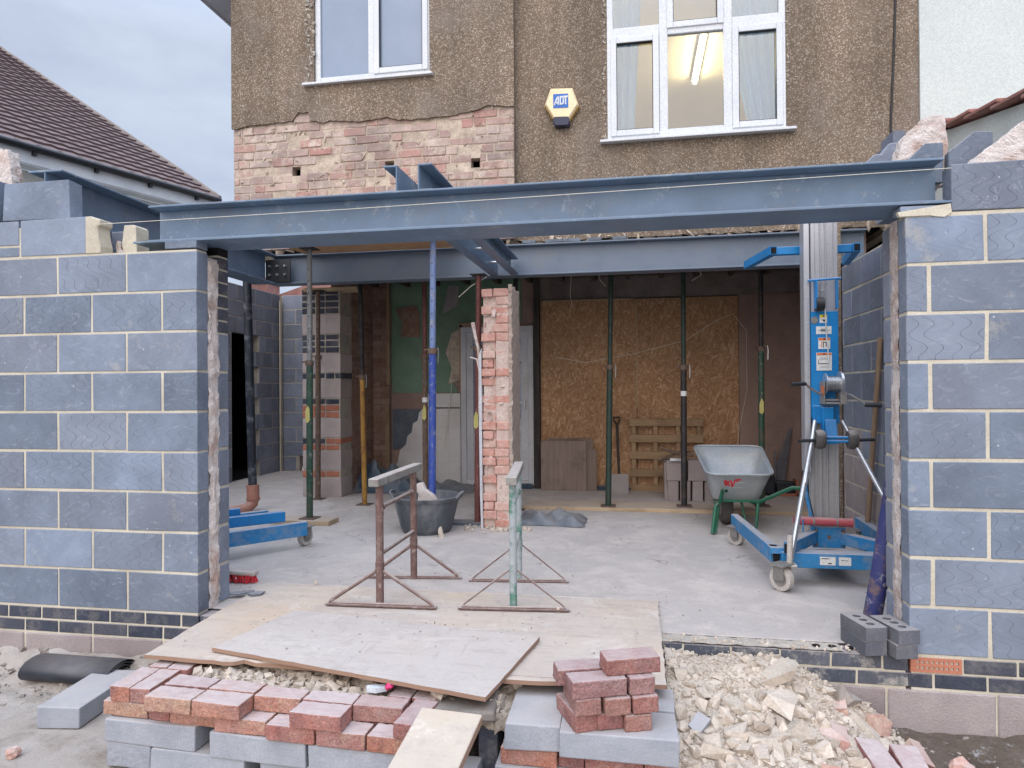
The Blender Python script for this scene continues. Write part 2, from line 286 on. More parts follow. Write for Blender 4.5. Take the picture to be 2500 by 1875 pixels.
M['prop_grey'] = paint_mat('grey splashed prop tube', (.20,.215,.22), (.14,.11,.09), .6, rough=.6, scr=(.4,.4,.4)); M['prop_wash'] = paint_mat('washed blue prop tube', (.16,.23,.42), (.25,.25,.28), .6, rough=.6, scr=(.38,.38,.4))
M['prop_navy'] = paint_mat('navy prop paint with rust', (.035,.042,.15), (.17,.115,.11), .85, rough=.55, sc=9, scr=(.35,.33,.34))
M['tarred'] = paint_mat('black pipe with grey smears', (.02,.025,.035), (.16,.165,.19), .75, rough=.5, sc=6)
M['tr_red'] = paint_mat('rusty red trestle', (.14,.08,.07), (.22,.165,.145), .7, rough=.8, dust=.8, scr=(.36,.3,.27)); M['tr_green'] = paint_mat('worn green trestle', (.33,.36,.37), (.03,.16,.10), .85, rough=.6, dust=.5, sc=8, scr=(.4,.42,.42))
M['tr_head'] = paint_mat('cement splashed trestle head', (.24,.235,.215), (.15,.10,.08), .6, rough=.85, dust=.9, sc=9, scr=(.20,.13,.11))
M['yellow_tape'] = gen('yellow marker paint', (.45,.41,.13), (.52,.47,.18), 9, .7, .1, 50, var=0)
M['lift_blue'] = paint_mat('blue lift paint', (.008,.20,.50), (.04,.15,.30), .25, dust=.6, rough=.4, sc=9); M['lift_blue_dusty'] = paint_mat('dusty blue lift paint', (.025,.20,.44), (.22,.27,.34), .5, dust=.85, rough=.55, sc=9)
M['alu'] = gen('dull aluminium', (.42,.43,.46), (.50,.51,.54), 3, .42, .05, 90, .55, var=.03, stain=(.33,.33,.35), stain_amt=.4, stretch=(1,1,.2))
M['alu_dusty'] = gen('dusty aluminium', (.34,.34,.345), (.42,.42,.42), 3, .6, .1, 90, .2, var=.03, stain=(.27,.26,.25), stain_amt=.5, stretch=(6,6,.4))
M['chrome'] = gen('zinc plated tube', (.48,.5,.53), (.56,.58,.6), 6, .3, .03, 50, .75, var=0)
M['zinc'] = gen('galvanised tray', (.30,.335,.36), (.39,.42,.44), 4, .5, .1, 60, .25, var=0, stain=(.46,.45,.41), stain_amt=.5)
M['tyre'] = gen('dusty tyre rubber', (.07,.065,.062), (.12,.11,.105), 6, .85, .2, 60, var=.05, dust=.5); M['castor'] = gen('pale castor tread', (.40,.37,.34), (.50,.47,.43), 6, .7, .1, 60, var=0)
M['castor_grey'] = gen('grey castor hub', (.2,.19,.18), (.27,.26,.25), 6, .6, .1, 60, .2, var=0); M['pad_red'] = gen('faded red foam sleeve', (.36,.055,.075), (.46,.10,.115), 6, .7, .15, 60, var=0, dust=.5)
M['wb_green'] = paint_mat('green barrow frame', (.012,.125,.07), (.04,.07,.05), .3, rough=.4, dust=.3)
M['trug'] = gen('black rubber trug', (.07,.078,.09), (.11,.12,.135), 5, .65, .1, 60, var=0, stain=(.27,.28,.29), stain_amt=.75, dust=.3, stretch=(1,1,.45))
M['tarp'] = gen('dark blue plastic sheet', (.03,.055,.085), (.07,.105,.14), 7, .38, .2, 25, var=.1, dust=.4)
M['roll'] = gen('black damp course roll', (.02,.023,.03), (.032,.036,.046), 7, .45, .1, 90, var=0, dust=.25)
M['red'] = gen('bright red', (.60,.03,.05), (.68,.06,.07), 7, .7, .3, 90, var=0); M['pink'] = gen('pink wrapper', (.65,.04,.17), (.75,.08,.25), 9, .35, .1, 60, var=0)
M['brushwood'] = gen('dusty brush stock', (.42,.36,.33), (.5,.44,.4), 6, .8, .1, 60, var=0)
M['cream'] = gen('cream plastic', (.74,.60,.36), (.80,.66,.42), 4, .4, .02, 50, var=0, spec=.4); M['amber'] = gen('amber plastic side', (.42,.26,.06), (.48,.3,.08), 4, .4, .02, 50, var=0)
M['logo_blue'] = gen('printed blue', (.02,.12,.42), (.025,.13,.45), 4, .4, 0, 50, var=0); M['navy'] = gen('navy lens plastic', (.012,.018,.05), (.018,.025,.06), 4, .25, 0, 50, var=0)
M['paper'] = gen('white sticker', (.62,.62,.6), (.7,.7,.68), 6, .5, 0, 50, var=0, stain=(.5,.5,.48), stain_amt=.3); M['orange'] = gen('orange print', (.62,.15,.03), (.65,.17,.04), 6, .5, 0, 50, var=0)
M['ink'] = gen('black print', (.03,.03,.03), (.05,.05,.05), 6, .5, 0, 50, var=0); M['greyink'] = gen('grey print', (.3,.33,.35), (.4,.42,.44), 60, .5, 0, 50, var=0)
M['pyellow'] = gen('yellow print', (.70,.60,.03), (.72,.62,.05), 6, .5, 0, 50, var=0)
M['cable'] = gen('black cable', (.015,.015,.018), (.02,.02,.022), 6, .5, 0, 50, var=0); M['string'] = gen('pale builders line', (.62,.6,.5), (.7,.66,.55), 6, .8, 0, 50, var=0)
M['room'] = gen('cream room wall', (.68,.60,.46), (.74,.66,.5), 3, .85, .03, 50, var=0); M['ceil'] = gen('white room ceiling', (.66,.62,.54), (.7,.66,.58), 3, .85, .03, 50, var=0)
M['joist'] = wood_mat('dark ceiling timber', (.06,.045,.035), (.11,.08,.06), 1)
M['cardboard'] = gen('grey bag', (.13,.13,.15), (.2,.2,.22), 6, .8, .3, 30, var=0)
def tiles_mat():
    s = NT('white wall tiles'); x = s.n('ShaderNodeTexBrick'); sx = s.n('ShaderNodeSeparateXYZ'); s.l(s.P, sx.inputs[0]); cb = s.n('ShaderNodeCombineXYZ'); s.l(sx.outputs[0], cb.inputs[0]); s.l(sx.outputs[2], cb.inputs[1])
    s.l(cb.outputs[0], x.inputs['Vector']); x.offset = 0; x.inputs['Scale'].default_value = 1; x.inputs['Brick Width'].default_value = .15; x.inputs['Row Height'].default_value = .15; x.inputs['Mortar Size'].default_value = .003
    x.inputs['Color1'].default_value = (.62,.61,.60,1); x.inputs['Color2'].default_value = (.66,.65,.63,1); x.inputs['Mortar'].default_value = (.57,.555,.53,1)
    c = s.mix(s.map(s.noise(2.5, 6, s.P), .5, .7, 0, .4), x.outputs['Color'], (.40,.36,.32))
    return s.done(c, .45, None, 0, .4)
M['tiles'] = tiles_mat()
def glass_mat(name, tint, frosted):
    s = NT(name)
    if frosted: return s.done(s.mix(s.map(s.noise(2, 3), .3, .7), (.15,.21,.30), (.19,.25,.35)), .14 if frosted == 1 else .45, None, 0, .7)
    s.b.inputs['Transmission Weight'].default_value = 1; s.b.inputs['IOR'].default_value = 1.35
    return s.done(tint, .02, None, 0, .6)
M['frost'] = glass_mat('obscured glass', None, 1)
def curtain_mat():
    s = NT('pale blue net curtain'); c = s.mix(s.map(s.noise(2, 3), .3, .7), (.26,.50,.98), (.32,.56,.98))
    tr = s.n('ShaderNodeBsdfTransparent'); tl = s.n('ShaderNodeBsdfTranslucent'); s.l(c, tl.inputs[0]); s.done(c, .9, None, 0, .1)
    m1 = s.n('ShaderNodeMixShader'); m1.inputs[0].default_value = .4; s.l(s.b.outputs[0], m1.inputs[1]); s.l(tl.outputs[0], m1.inputs[2])
    m2 = s.n('ShaderNodeMixShader'); m2.inputs[0].default_value = .15; s.l(m1.outputs[0], m2.inputs[1]); s.l(tr.outputs[0], m2.inputs[2]); s.l(m2.outputs[0], s.o.inputs[0])
    return s.m
M['curtain'] = curtain_mat()
def pane_mat():     # thin clear pane: lets the room show and mirrors the sky by Fresnel
    s = NT('clear window glass'); tr = s.n('ShaderNodeBsdfTransparent'); tr.inputs[0].default_value = (.82,.87,.9,1)
    gl = s.n('ShaderNodeBsdfGlossy'); gl.inputs['Roughness'].default_value = .01; fr = s.n('ShaderNodeFresnel'); fr.inputs[0].default_value = 1.9
    m1 = s.n('ShaderNodeMixShader'); s.l(fr.outputs[0], m1.inputs[0]); s.l(tr.outputs[0], m1.inputs[1]); s.l(gl.outputs[0], m1.inputs[2]); s.l(m1.outputs[0], s.o.inputs[0])
    return s.m
M['pane'] = pane_mat()
def lamp_mat(st):
    s = NT('lit fluorescent tube'); s.b.inputs['Emission Color'].default_value = (1,.76,.34,1); s.b.inputs['Emission Strength'].default_value = st
    return s.done((.9,.85,.7), .5)
M['tube'] = lamp_mat(70)

# ---------------------------------------------------------------- mesh helper
class MB:
    def __init__(s): s.v = []; s.f = []; s.r = []; s.mi = []; s.cur = 0; s.rv = None
    def add(s, vs_, fs, r=None, mi=None):
        b = len(s.v); s.v += [tuple(x) for x in vs_]
        r = random.random() if r is None else r
        for f in fs: s.f.append(tuple(b+i for i in f)); s.r.append(r); s.mi.append(s.cur if mi is None else mi)
    def box(s, c, d, rot=None, r=None, j=0, mi=None):
        hx, hy, hz = d[0]/2, d[1]/2, d[2]/2; m = Euler(rot).to_matrix() if rot else None; vs_ = []
        for x in (-hx, hx):
            for y in (-hy, hy):
                for z in (-hz, hz):
                    p = Vector((x+random.uniform(-j,j), y+random.uniform(-j,j), z+random.uniform(-j,j)))
                    if m: p = m @ p
                    vs_.append(p+Vector(c))
        s.add(vs_, [(0,1,3,2),(4,6,7,5),(0,4,5,1),(2,3,7,6),(0,2,6,4),(1,5,7,3)], r, mi)
    def mm(s, x0, x1, y0, y1, z0, z1, **k): s.box(((x0+x1)/2,(y0+y1)/2,(z0+z1)/2), (abs(x1-x0),abs(y1-y0),abs(z1-z0)), **k)
    def tube(s, a, b, r0, r1=None, n=12, caps=True, r=None, mi=None):
        r1 = r0 if r1 is None else r1; a = Vector(a); b = Vector(b); d = (b-a).normalized(); q = d.to_track_quat('Z','Y').to_matrix(); vs_ = []
        for p, rr in ((a,r0),(b,r1)):
            for i in range(n): t = 2*math.pi*i/n; vs_.append(p+q@Vector((rr*math.cos(t), rr*math.sin(t), 0)))
        fs = [(i,(i+1)%n,n+(i+1)%n,n+i) for i in range(n)]
        if caps: fs += [tuple(range(n))[::-1], tuple(range(n,2*n))]
        s.add(vs_, fs, r, mi)
    def path(s, pts, rad, n=10, r=None, mi=None):
        pts = [Vector(p) for p in pts]; vs_ = []; rr = random.random() if r is None else r
        rads = rad if isinstance(rad, (list, tuple)) else [rad]*len(pts); ref = None
        for i, p in enumerate(pts):
            d = (pts[min(i+1,len(pts)-1)]-pts[max(i-1,0)]).normalized()
            if ref is None: ref = d.orthogonal().normalized()
            ref = (ref-d*ref.dot(d)).normalized(); bi = d.cross(ref)
            for k in range(n): t = 2*math.pi*k/n; vs_.append(p+(ref*math.cos(t)+bi*math.sin(t))*rads[i])
        fs = [(i*n+k, i*n+(k+1)%n, (i+1)*n+(k+1)%n, (i+1)*n+k) for i in range(len(pts)-1) for k in range(n)]
        fs += [tuple(range(n))[::-1], tuple(range((len(pts)-1)*n, len(pts)*n))]
        s.add(vs_, fs, rr, mi)
    def lathe(s, prof, c=(0,0,0), n=32, axis='Z', r=None, mi=None, sx=1, sy=1):
        vs_ = []
        for (rr, z) in prof:
            for k in range(n):
                t = 2*math.pi*k/n; p = (rr*math.cos(t)*sx, rr*math.sin(t)*sy, z)
                if axis == 'X': p = (z, p[0], p[1])
                if axis == 'Y': p = (p[0], z, p[1])
                vs_.append(Vector(p)+Vector(c))
        fs = [(i*n+k, i*n+(k+1)%n, (i+1)*n+(k+1)%n, (i+1)*n+k) for i in range(len(prof)-1) for k in range(n)]
        s.add(vs_, fs, r, mi)
    def prism(s, poly, y0, y1, plane='XZ', holes=(), r=None, mi=None, j=0):
        loops = [list(poly)]+[list(h) for h in holes]
        tris = tessellate_polygon([[Vector((a,b,0)) for a,b in lp] for lp in loops]); flat = [p for lp in loops for p in lp]; n = len(flat)
        def P(a, b, y):
            return {'XZ':(a,y,b),'YZ':(y,a,b),'XY':(a,b,y)}[plane]
        dj = [random.uniform(-j,j) for _ in flat]
        vs_ = [P(a,b,y0+dj[i]) for i,(a,b) in enumerate(flat)]+[P(a,b,y1+dj[i]) for i,(a,b) in enumerate(flat)]
        fs = [tuple(t) for t in tris]+[tuple(i+n for i in t[::-1]) for t in tris]; o = 0
        for lp in loops:
            m = len(lp); fs += [(o+i, o+(i+1)%m, n+o+(i+1)%m, n+o+i) for i in range(m)]; o += m
        s.add(vs_, fs, r, mi)
    def rock(s, c, sz, seed=0, r=None, sub=1, mi=None, rough=.35):
        vs_, fs = ICO[sub]; off = Vector((random.uniform(-50,50),)*3) + Vector((seed,0,0)); m = Euler((random.uniform(0,6),random.uniform(0,6),random.uniform(0,6))).to_matrix()
        o = []
        for v in vs_:
            k = 1+rough*2*mn.noise(v*1.3+off)
            p = Vector((v.x*sz[0]*k, v.y*sz[1]*k, v.z*sz[2]*k)); o.append(m@p*.5+Vector(c))
        s.add(o, fs, r, mi)
    def chip(s, c, sz, rn, r=None):
        m = Euler((rn.uniform(-.5,.5),rn.uniform(-.5,.5),rn.uniform(0,6.3))).to_matrix(); vs_ = []
        for x in (-1,1):
            for y in (-1,1):
                for z in (-1,1): vs_.append(m@Vector((sz[0]*(x+rn.uniform(-.55,.55))*.42, sz[1]*(y+rn.uniform(-.55,.55))*.42, sz[2]*(z+rn.uniform(-.45,.45))*.42))+Vector(c))
        q = [(0,1,3,2),(4,6,7,5),(0,4,5,1),(2,3,7,6),(0,2,6,4),(1,5,7,3)]
        s.add(vs_, [t for a,b,c_,d in q for t in ((a,b,c_),(a,c_,d))], r)
    def build(s, name, mat, parent=None, bevel=0, smooth=False, seg=1, world=True, recalc=True):
        me = bpy.data.meshes.new(name); vs_ = s.v
        if parent is not None and world:
            inv = (Matrix.Translation(parent.location) @ parent.rotation_euler.to_matrix().to_4x4()).inverted()
            if parent.parent: raise ValueError('depth')
            vs_ = [inv@Vector(v) for v in vs_]
        me.from_pydata(vs_, [], s.f)
        a = me.attributes.new('rnd','FLOAT','FACE'); a.data.foreach_set('value', s.r)
        for m in (mat if isinstance(mat, (list, tuple)) else [mat]): me.materials.append(M[m])
        me.polygons.foreach_set('material_index', s.mi)
        if recalc:
            b = bmesh.new(); b.from_mesh(me); bmesh.ops.recalc_face_normals(b, faces=b.faces); b.to_mesh(me); b.free()
        if smooth:
            for p in me.polygons: p.use_smooth = True
            me.set_sharp_from_angle(angle=R(38))
        o = bpy.data.objects.new(name, me); col.objects.link(o)
        if parent is not None: o.parent = parent
        if bevel:
            bv = o.modifiers.new('bevel','BEVEL'); bv.width = bevel; bv.segments = seg; bv.limit_method = 'ANGLE'; bv.angle_limit = R(40)
        return o
ICO = {}
for sub in (1,2,3):
    b = bmesh.new(); bmesh.ops.create_icosphere(b, subdivisions=sub, radius=1); b.verts.ensure_lookup_table()
    ICO[sub] = ([v.co.copy() for v in b.verts], [tuple(v.index for v in f.verts) for f in b.faces]); b.free()
def tag(o, label=None, cat=None, group=None, kind=None):
    if label: o['label'] = label
    if cat: o['category'] = cat
    if group: o['group'] = group
    if kind: o['kind'] = kind
    return o
def thing(name, label, cat, loc=(0,0,0), rz=0, group=None):
    o = bpy.data.objects.new(name, None); col.objects.link(o); o.location = loc; o.rotation_euler = (0,0,rz); o.empty_display_size = .1
    return tag(o, label, cat, group)
def sub(mb, name, mat, part, **k):           # a sub-part: same frame as its part's parent thing
    root = part.parent; k.setdefault('world', True)
    o = mb.build(name, mat, root, **k); o.parent = part; return o
def one(mb, name, mat, label, cat, group=None, kind=None, **k): return tag(mb.build(name, mat, None, **k), label, cat, group, kind)

# ---------------------------------------------------------------- setting
g = MB(); N = 60
g.add([(-90,-60,-.365),(90,-60,-.365),(90,90,-.365),(-90,90,-.365)], [(0,1,2,3)], 0)
tag(g.build('ground','ground'), kind='structure')
# soil bank against the left wall
g = MB(); nx, ny = 90, 22; vs_ = []
for i in range(nx+1):
    for j in range(ny+1):
        x = -5.6+i*(5.6-2.0)/nx; y = -.62+j*.62/ny; t = j/ny
        h = -.375+.125*t**3*min(1, max(0, (-2.1-x)/.5)) + .03*mn.noise(Vector((x*9,y*9,0)))*min(1,t*3)+.012*mn.noise(Vector((x*30,y*30,3)))*min(1,t*3)
        vs_.append((x,y,h))
g.add(vs_, [(i*(ny+1)+j,(i+1)*(ny+1)+j,(i+1)*(ny+1)+j+1,i*(ny+1)+j+1) for i in range(nx) for j in range(ny)], .3)
tag(g.build('soil_bank','ground', smooth=True), kind='structure')
g = MB(); nx = 50; vs_ = []
for i in range(nx+1):
    for j in range(21):
        x = .9+i*2.0/nx; y = -1.0+j*1.0/20; t = j/20
        vs_.append((x,y,-.372+.03*t+.022*mn.noise(Vector((x*8,y*8,5)))*1.2+.012*mn.noise(Vector((x*28,y*28,3)))))
g.add(vs_, [(i*21+j,(i+1)*21+j,(i+1)*21+j+1,i*21+j+1) for i in range(nx) for j in range(20)], .7)
tag(g.build('soil_strip','soil', smooth=True), kind='structure')
g = MB(); g.mm(-5.4,1.95,.125,6.4,-.14,0,r=0)
tag(g.build('floor_slab','slab', bevel=.004), kind='structure')
g = MB(); g.mm(-5.4,1.95,.102,.123,-.1,-.006,r=0)
tag(g.build('damp_course','black'), kind='structure')

# ---------------------------------------------------------------- masonry
def bricks(mb, x0, x1, yf, dep, z0, n, L, H, jt=.01, off=0, axis='X', xo=None, skip=None, j=.0015, jd=0, mi=0):
    """courses of units starting at x0 (full unit) running to x1; axis X: along x at face y=yf going to yf+dep; axis Y: along y at face x=yf"""
    if H == BH: jt = .013
    s_ = 1 if x1 > x0 else -1
    for k in range(n):
        a = x0; z = z0+k*(H+jt); first = True
        while (x1-a)*s_ > .012:
            l = L
            if first and (k+off) % 2: l = L/2-jt/2
            b = a+s_*min(l, abs(x1-a)); first = False
            if abs(b-a) > .015 and not (skip and skip((a+b)/2, z+H/2)):
                d = random.uniform(-jd, jd)
                if axis == 'X': mb.mm(a, b, yf+d, yf+dep, z, z+H, j=j, mi=mi)
                else: mb.mm(yf+d, yf+dep, a, b, z, z+H, j=j, mi=mi)
            a = b+s_*jt
BL, BH = .437, .212
# left front wall
wl = thing('block_wall','grey block cavity wall left of the opening on a dark brick base','wall',(-2.39,0,-.36))
m = MB(); bricks(m, -2.39, -5.7, 0, .1, .005, 9, BL, BH, j=.002)
m.mm(-2.59,-2.39,0,.1,2.037,2.083,j=.002); m.mm(-2.66,-2.62,.2,.3,2.03,2.07)
m.mm(-3.53,-3.095,0,.1,2.032,2.242,j=.003); m.mm(-3.98,-3.543,0,.1,2.100,2.240,j=.002); m.mm(-3.98,-3.543,0,.1,2.032,2.088,j=.002); m.mm(-4.6,-3.99,0,.1,2.03,2.245)
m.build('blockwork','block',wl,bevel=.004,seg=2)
m = MB(); m.mm(-5.7,-2.395,.004,.097,-.36,2.028); m.mm(-4.6,-3.1,.004,.096,2.028,2.2); m.build('mortar_joint','mortar',wl)
m = MB()
m.prism([(-3.1,2.03),(-3.1,2.245),(-3.06,2.245),(-3.045,2.235),(-3.0,2.225),(-3.003,2.195),(-3.02,2.18),(-3.012,2.12),(-3.0,2.07),(-3.0,2.03)],.0,.1)
m.prism([(-2.93,2.03),(-2.945,2.10),(-2.93,2.21),(-2.87,2.21),(-2.852,2.2),(-2.845,2.03)],.1,.21)
m.build('mortar_end','mortar',wl,bevel=.006,seg=2)
m = MB(); bricks(m, -2.39, -5.7, .2, .1, .005, 6, BL, BH); m.mm(-2.83,-2.39,.2,.3,1.355,1.57)
for k in range(6): m.mm(-2.39-.215,-2.39,.2,.3,1.58+.075*k,1.645+.075*k, r=.02*k, mi=1)
bricks(m, -2.615, -5.7, .2, .1, 1.58, 2, BL, BH); m.prism([(-3.1,2.032),(-3.1,2.2),(-2.985,2.2),(-2.94,2.17),(-2.93,2.03)],.2,.3)
m.build('inner_leaf',['block_far','bluebrick'],wl,bevel=.004)
m = MB(); m.mm(-5.7,-2.395,.203,.297,-.1,2.03); m.mm(-2.47,-2.392,.203,.3,2.03,2.08,mi=1); m.build('inner_mortar',['mortar','dark'],wl)
def insul_strip(mb, x, y0, y1, z0, z1, dirx=1, step=.014, amp=.010, bl=.009):
    """ragged fibrous strip standing proud of the wall end at x"""
    n = int((z1-z0)/step); ny = 8; vs_ = []
    for k in range(n+1):
        z = z0+(z1-z0)*k/n
        for i in range(ny+1):
            y = y0+(y1-y0)*i/ny; e = math.sin(math.pi*i/ny)**.6
            bulge = bl*e+amp*mn.noise(Vector((y*40,z*14,x)))+.7*amp*mn.noise(Vector((y*90,z*60,x)))-.022*max(0, math.cos(z*2*math.pi/.45+1))**10
            vs_.append((x+dirx*bulge, y+.008*mn.noise(Vector((x,z*20,i))), z))
    mb.add(vs_, [(k*(ny+1)+i, k*(ny+1)+i+1, (k+1)*(ny+1)+i+1, (k+1)*(ny+1)+i) for k in range(n) for i in range(ny)], .5)
m = MB(); insul_strip(m, -2.39, .1, .2, .0, 1.98); m.mm(-2.6,-2.395,.103,.197,0,2.0); m.build('cavity_insulation','insul',wl,smooth=True,recalc=False)
m = MB(); bricks(m, -2.39, -5.7, .0, .1, -.147, 2, .215, .065, j=.001); m.build('brick_base','bluebrick',wl,bevel=.003)
m = MB(); bricks(m, -2.39, -5.7, -.004, .104, -.37, 1, BL, BH, off=1, j=.003); m.build('foundation_block','pinkblock',wl,bevel=.006)
# right front wall
XR = 1.237
wr = thing('block_wall','grey block cavity wall right of the opening with an orange air brick','wall',(XR,0,-.36))
m = MB()
for k in range(9):
    z = .005+.225*k; j0 = 1.571 if k % 2 == 0 else 1.336
    m.mm(XR, j0-.008, 0, .1, z, z+BH, j=.0025); a = j0+.008
    while a < 3.2: m.mm(a, a+BL, 0, .1, z, z+BH, j=.0025); a += BL+.012
m.mm(1.432,1.87,0,.1,2.036,2.252,j=.003); m.mm(1.88,2.32,0,.1,2.036,2.252,j=.003)
m.mm(XR-.02,1.42,.0,.1,2.035,2.068,j=.002)
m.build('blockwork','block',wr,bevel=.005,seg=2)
m = MB(); m.mm(XR+.005,3.2,.004,.097,-.36,2.033); m.prism([(1.34,2.02),(1.36,2.015),(1.40,2.01),(1.43,2.03),(1.425,2.07),(1.2,2.04),(1.21,2.02)],-.006,.02); m.build('mortar_joint','mortar',wr)
m = MB(); bricks(m, XR, 3.2, .2, .1, .005, 9, BL, BH); m.build('inner_leaf','block_far',wr,bevel=.004)
m = MB(); m.mm(XR+.006,3.2,.203,.297,-.1,2.03); m.build('inner_mortar','mortar',wr)
m = MB(); insul_strip(m, XR, .1, .2, .0, 2.03, -1, amp=.007, bl=.004); m.mm(XR+.005,XR+.4,.103,.197,0,2.03); m.build('cavity_insulation','insul',wr,smooth=True,recalc=False)
m = MB()
bricks(m, XR-.01, 3.2, .0, .1, -.147, 1, .215, .065, off=1); a = 1.462
while a < 3.2: m.mm(a, a+.215, 0, .1, -.072, -.007, j=.001); a += .225
m.build('brick_base','bluebrick',wr,bevel=.003)
m = MB(); m.mm(1.14,1.59,-.004,.1,-.37,-.157,j=.003); m.mm(1.6,2.04,-.004,.1,-.37,-.157,j=.003); m.mm(2.05,2.49,-.004,.1,-.37,-.157,j=.003); m.build('foundation_block','pinkblock',wr,bevel=.006)
m = MB(); holes = []
for r_ in range(2):
    for c_ in range(9):
        hx, hz = 1.264+c_*.0205, -.060+r_*.026; holes.append([(hx-.002,hz-.001),(hx+.0105,hz-.001),(hx+.0105,hz+.0125),(hx-.002,hz+.0125)])
m.prism([(1.237,-.074),(1.452,-.074),(1.452,-.008),(1.237,-.008)], -.003, .03, holes=holes, r=.5); m.mm(1.24,1.45,.031,.09,-.072,-.01,mi=1)
m.build('air_brick',['terracotta','dark'],wr)
# raked masonry at the head of the right wall
def rake(poly, y0, y1, mat, lab, nm='raked_block', cat='block', bev=.004):
    m = MB(); m.prism(poly, y0, y1); c = (sum(p[0] for p in poly)/len(poly)); o = thing(nm, lab, cat, (c,y0,min(p[1] for p in poly))); m.build('body', mat, o, bevel=bev); return o
# flank wall
fw_ = thing('flank_wall','inner grey block side wall with a pink stained foot, right of the lift','wall',(1.74,.3,0))
m = MB()
for k in range(10):
    a = .3+.0 if k % 2 == 0 else .3-.225; z = .005+.225*k
    while a < 2.84:
        y0, y1 = max(a,.302), min(a+BL,2.84)
        if y1-y0 > .02: m.mm(1.74,1.84,y0,y1,z,z+BH,j=.002,mi=1 if (z < .45 and a > 1.3) or (z < .7 and a > 1.9) or (z<.2 and a > .9) else 0)
        a += BL+.01
m.build('blockwork',['block_far','pinkblock'],fw_,bevel=.004)
m = MB(); m.mm(1.744,1.836,.302,2.84,-.1,2.25); m.mm(1.94,2.04,.302,2.84,-.1,2.2); m.build('mortar_joint','mortar',fw_)
m = MB(); m.mm(1.845,1.935,.302,2.83,0,2.2); m.build('cavity_insulation','insul',fw_)
A_=[(1.253,2.25),(1.253,2.463),(1.302,2.507),(1.338,2.505),(1.378,2.562),(1.465,2.565),(1.436,2.451),(1.43,2.25)]
m = MB(); m.prism([(x+.30,z-.0) for x,z in [(1.253,2.25),(1.253,2.463),(1.302,2.507),(1.338,2.505),(1.378,2.562),(1.465,2.565),(1.465,2.25)]],1.2,1.3)
rk = thing('raked_block','dark grey stepped block behind the steel beam end, against the brown house wall','block',(1.3,.6,2.25))
m = MB(); m.prism(A_,.6,.7); m.build('body','block_far',rk,bevel=.004); 
m = MB(); m.mm(1.533,1.60,1.0,1.2,2.69,2.765); m.mm(1.50,1.62,1.0,1.2,2.25,2.69); one(m,'block_offcut','block_far','small grey block end poking up beside the cable foot on the house wall','block')
rake([(1.344,2.25),(1.344,2.359),(1.44,2.452),(1.522,2.45),(1.521,2.25)],.3,.34,'block','grey cut block with a sloping left edge in front of the white insulation')
rake([(1.543,2.25),(1.547,2.401),(1.662,2.495),(1.746,2.489),(1.746,2.431),(1.70,2.25)],.3,.4,'block','grey cut block with a sloping left edge right of the white insulation')
def lump(nm, poly, y0, y1, lab):
    m = MB(); xs = [p[0] for p in poly]; zs = [p[1] for p in poly]
    b = bmesh.new(); n = len(poly); 
    m.prism(poly, y0, y1, j=.006); o = m.build(nm,'insul')
    for md, kw in (('SUBSURF',dict(subdivision_type='SIMPLE',levels=3,render_levels=3)),):
        q = o.modifiers.new('s', md); [setattr(q, a, v) for a, v in kw.items()]
    t = bpy.data.textures.new('fibre','CLOUDS'); t.noise_scale = .035; q = o.modifiers.new('d','DISPLACE'); q.texture = t; q.strength = .022; q.texture_coords = 'LOCAL'
    b.free(); return tag(o, lab, 'insulation')
lump('insulation_slab',[(1.325,2.25),(1.325,2.385),(1.36,2.504),(1.40,2.55),(1.46,2.599),(1.544,2.602),(1.56,2.46),(1.542,2.25)],.35,.45,'torn pinkish white insulation slab standing up behind the steel beam end')
lump('insulation_slab',[(1.563,2.25),(1.594,2.317),(1.635,2.344),(1.723,2.413),(1.807,2.477),(1.903,2.518),(2.0,2.55),(2.0,2.25)],.12,.22,'torn white insulation sloping up to the right edge above the right wall')
lump('insulation_slab',[(-3.95,2.25),(-3.95,2.73),(-3.83,2.733),(-3.746,2.713),(-3.718,2.60),(-3.71,2.50),(-3.70,2.25)],.12,.2,'torn white insulation slab at the far left top of the left wall')
lump('insulation_slab',[(-3.0,2.03),(-3.0,2.13),(-2.98,2.12),(-2.96,2.07),(-2.91,2.032)],.12,.19,'small white insulation scrap between the two mortar covered block ends')
m = MB(); m.mm(-3.649,-3.205,.0,.1,2.247,2.462,j=.006); one(m,'concrete_block','block','loose grey block lying on the top left of the left wall','block',bevel=.004,seg=2)
m = MB(); m.mm(-4.15,-3.70,.02,.12,2.25,2.49,j=.004); one(m,'concrete_block','block','loose grey block cut by the left edge of the photo on the left wall','block',bevel=.004,seg=2)
m = MB(); bricks(m, XR-.01, -2.38, .0, .1, -.147, 2, .215, .065, off=0, j=.002)
m2 = MB(); m2.mm(-2.38,XR-.01,.004,.097,-.36,-.07); m2.mm(-2.38,1.0,.0,.1,-.007,.0)
m3 = MB(); bricks(m3, 1.13, -2.3, -.004, .104, -.37, 1, BL, BH, j=.003)
th = thing('brick_threshold','low dark brick threshold course capped with mortar between the two walls','threshold',(0,0,-.36))
m.build('brick_base','bluebrick_smeared',th,bevel=.003); m3.build('foundation_block','pinkblock',th,bevel=.006)
m2 = MB(); m2.mm(-2.38,XR-.02,.004,.097,-.36,-.01); m2.build('mortar_joint','mortar',th)
m = MB()   # smeared mortar cap with open cores
nx = 60; vs_ = []
for i in range(nx+1):
    for j in range(7):
        x = -.2+i*1.15/nx; y = .0+j*.1/6; vs_.append((x,y,.001+.006*mn.noise(Vector((x*18,y*30,2)))+.003*mn.noise(Vector((x*60,y*60,2)))))
m.add(vs_, [(i*7+j,(i+1)*7+j,(i+1)*7+j+1,i*7+j+1) for i in range(nx) for j in range(6)], .4)
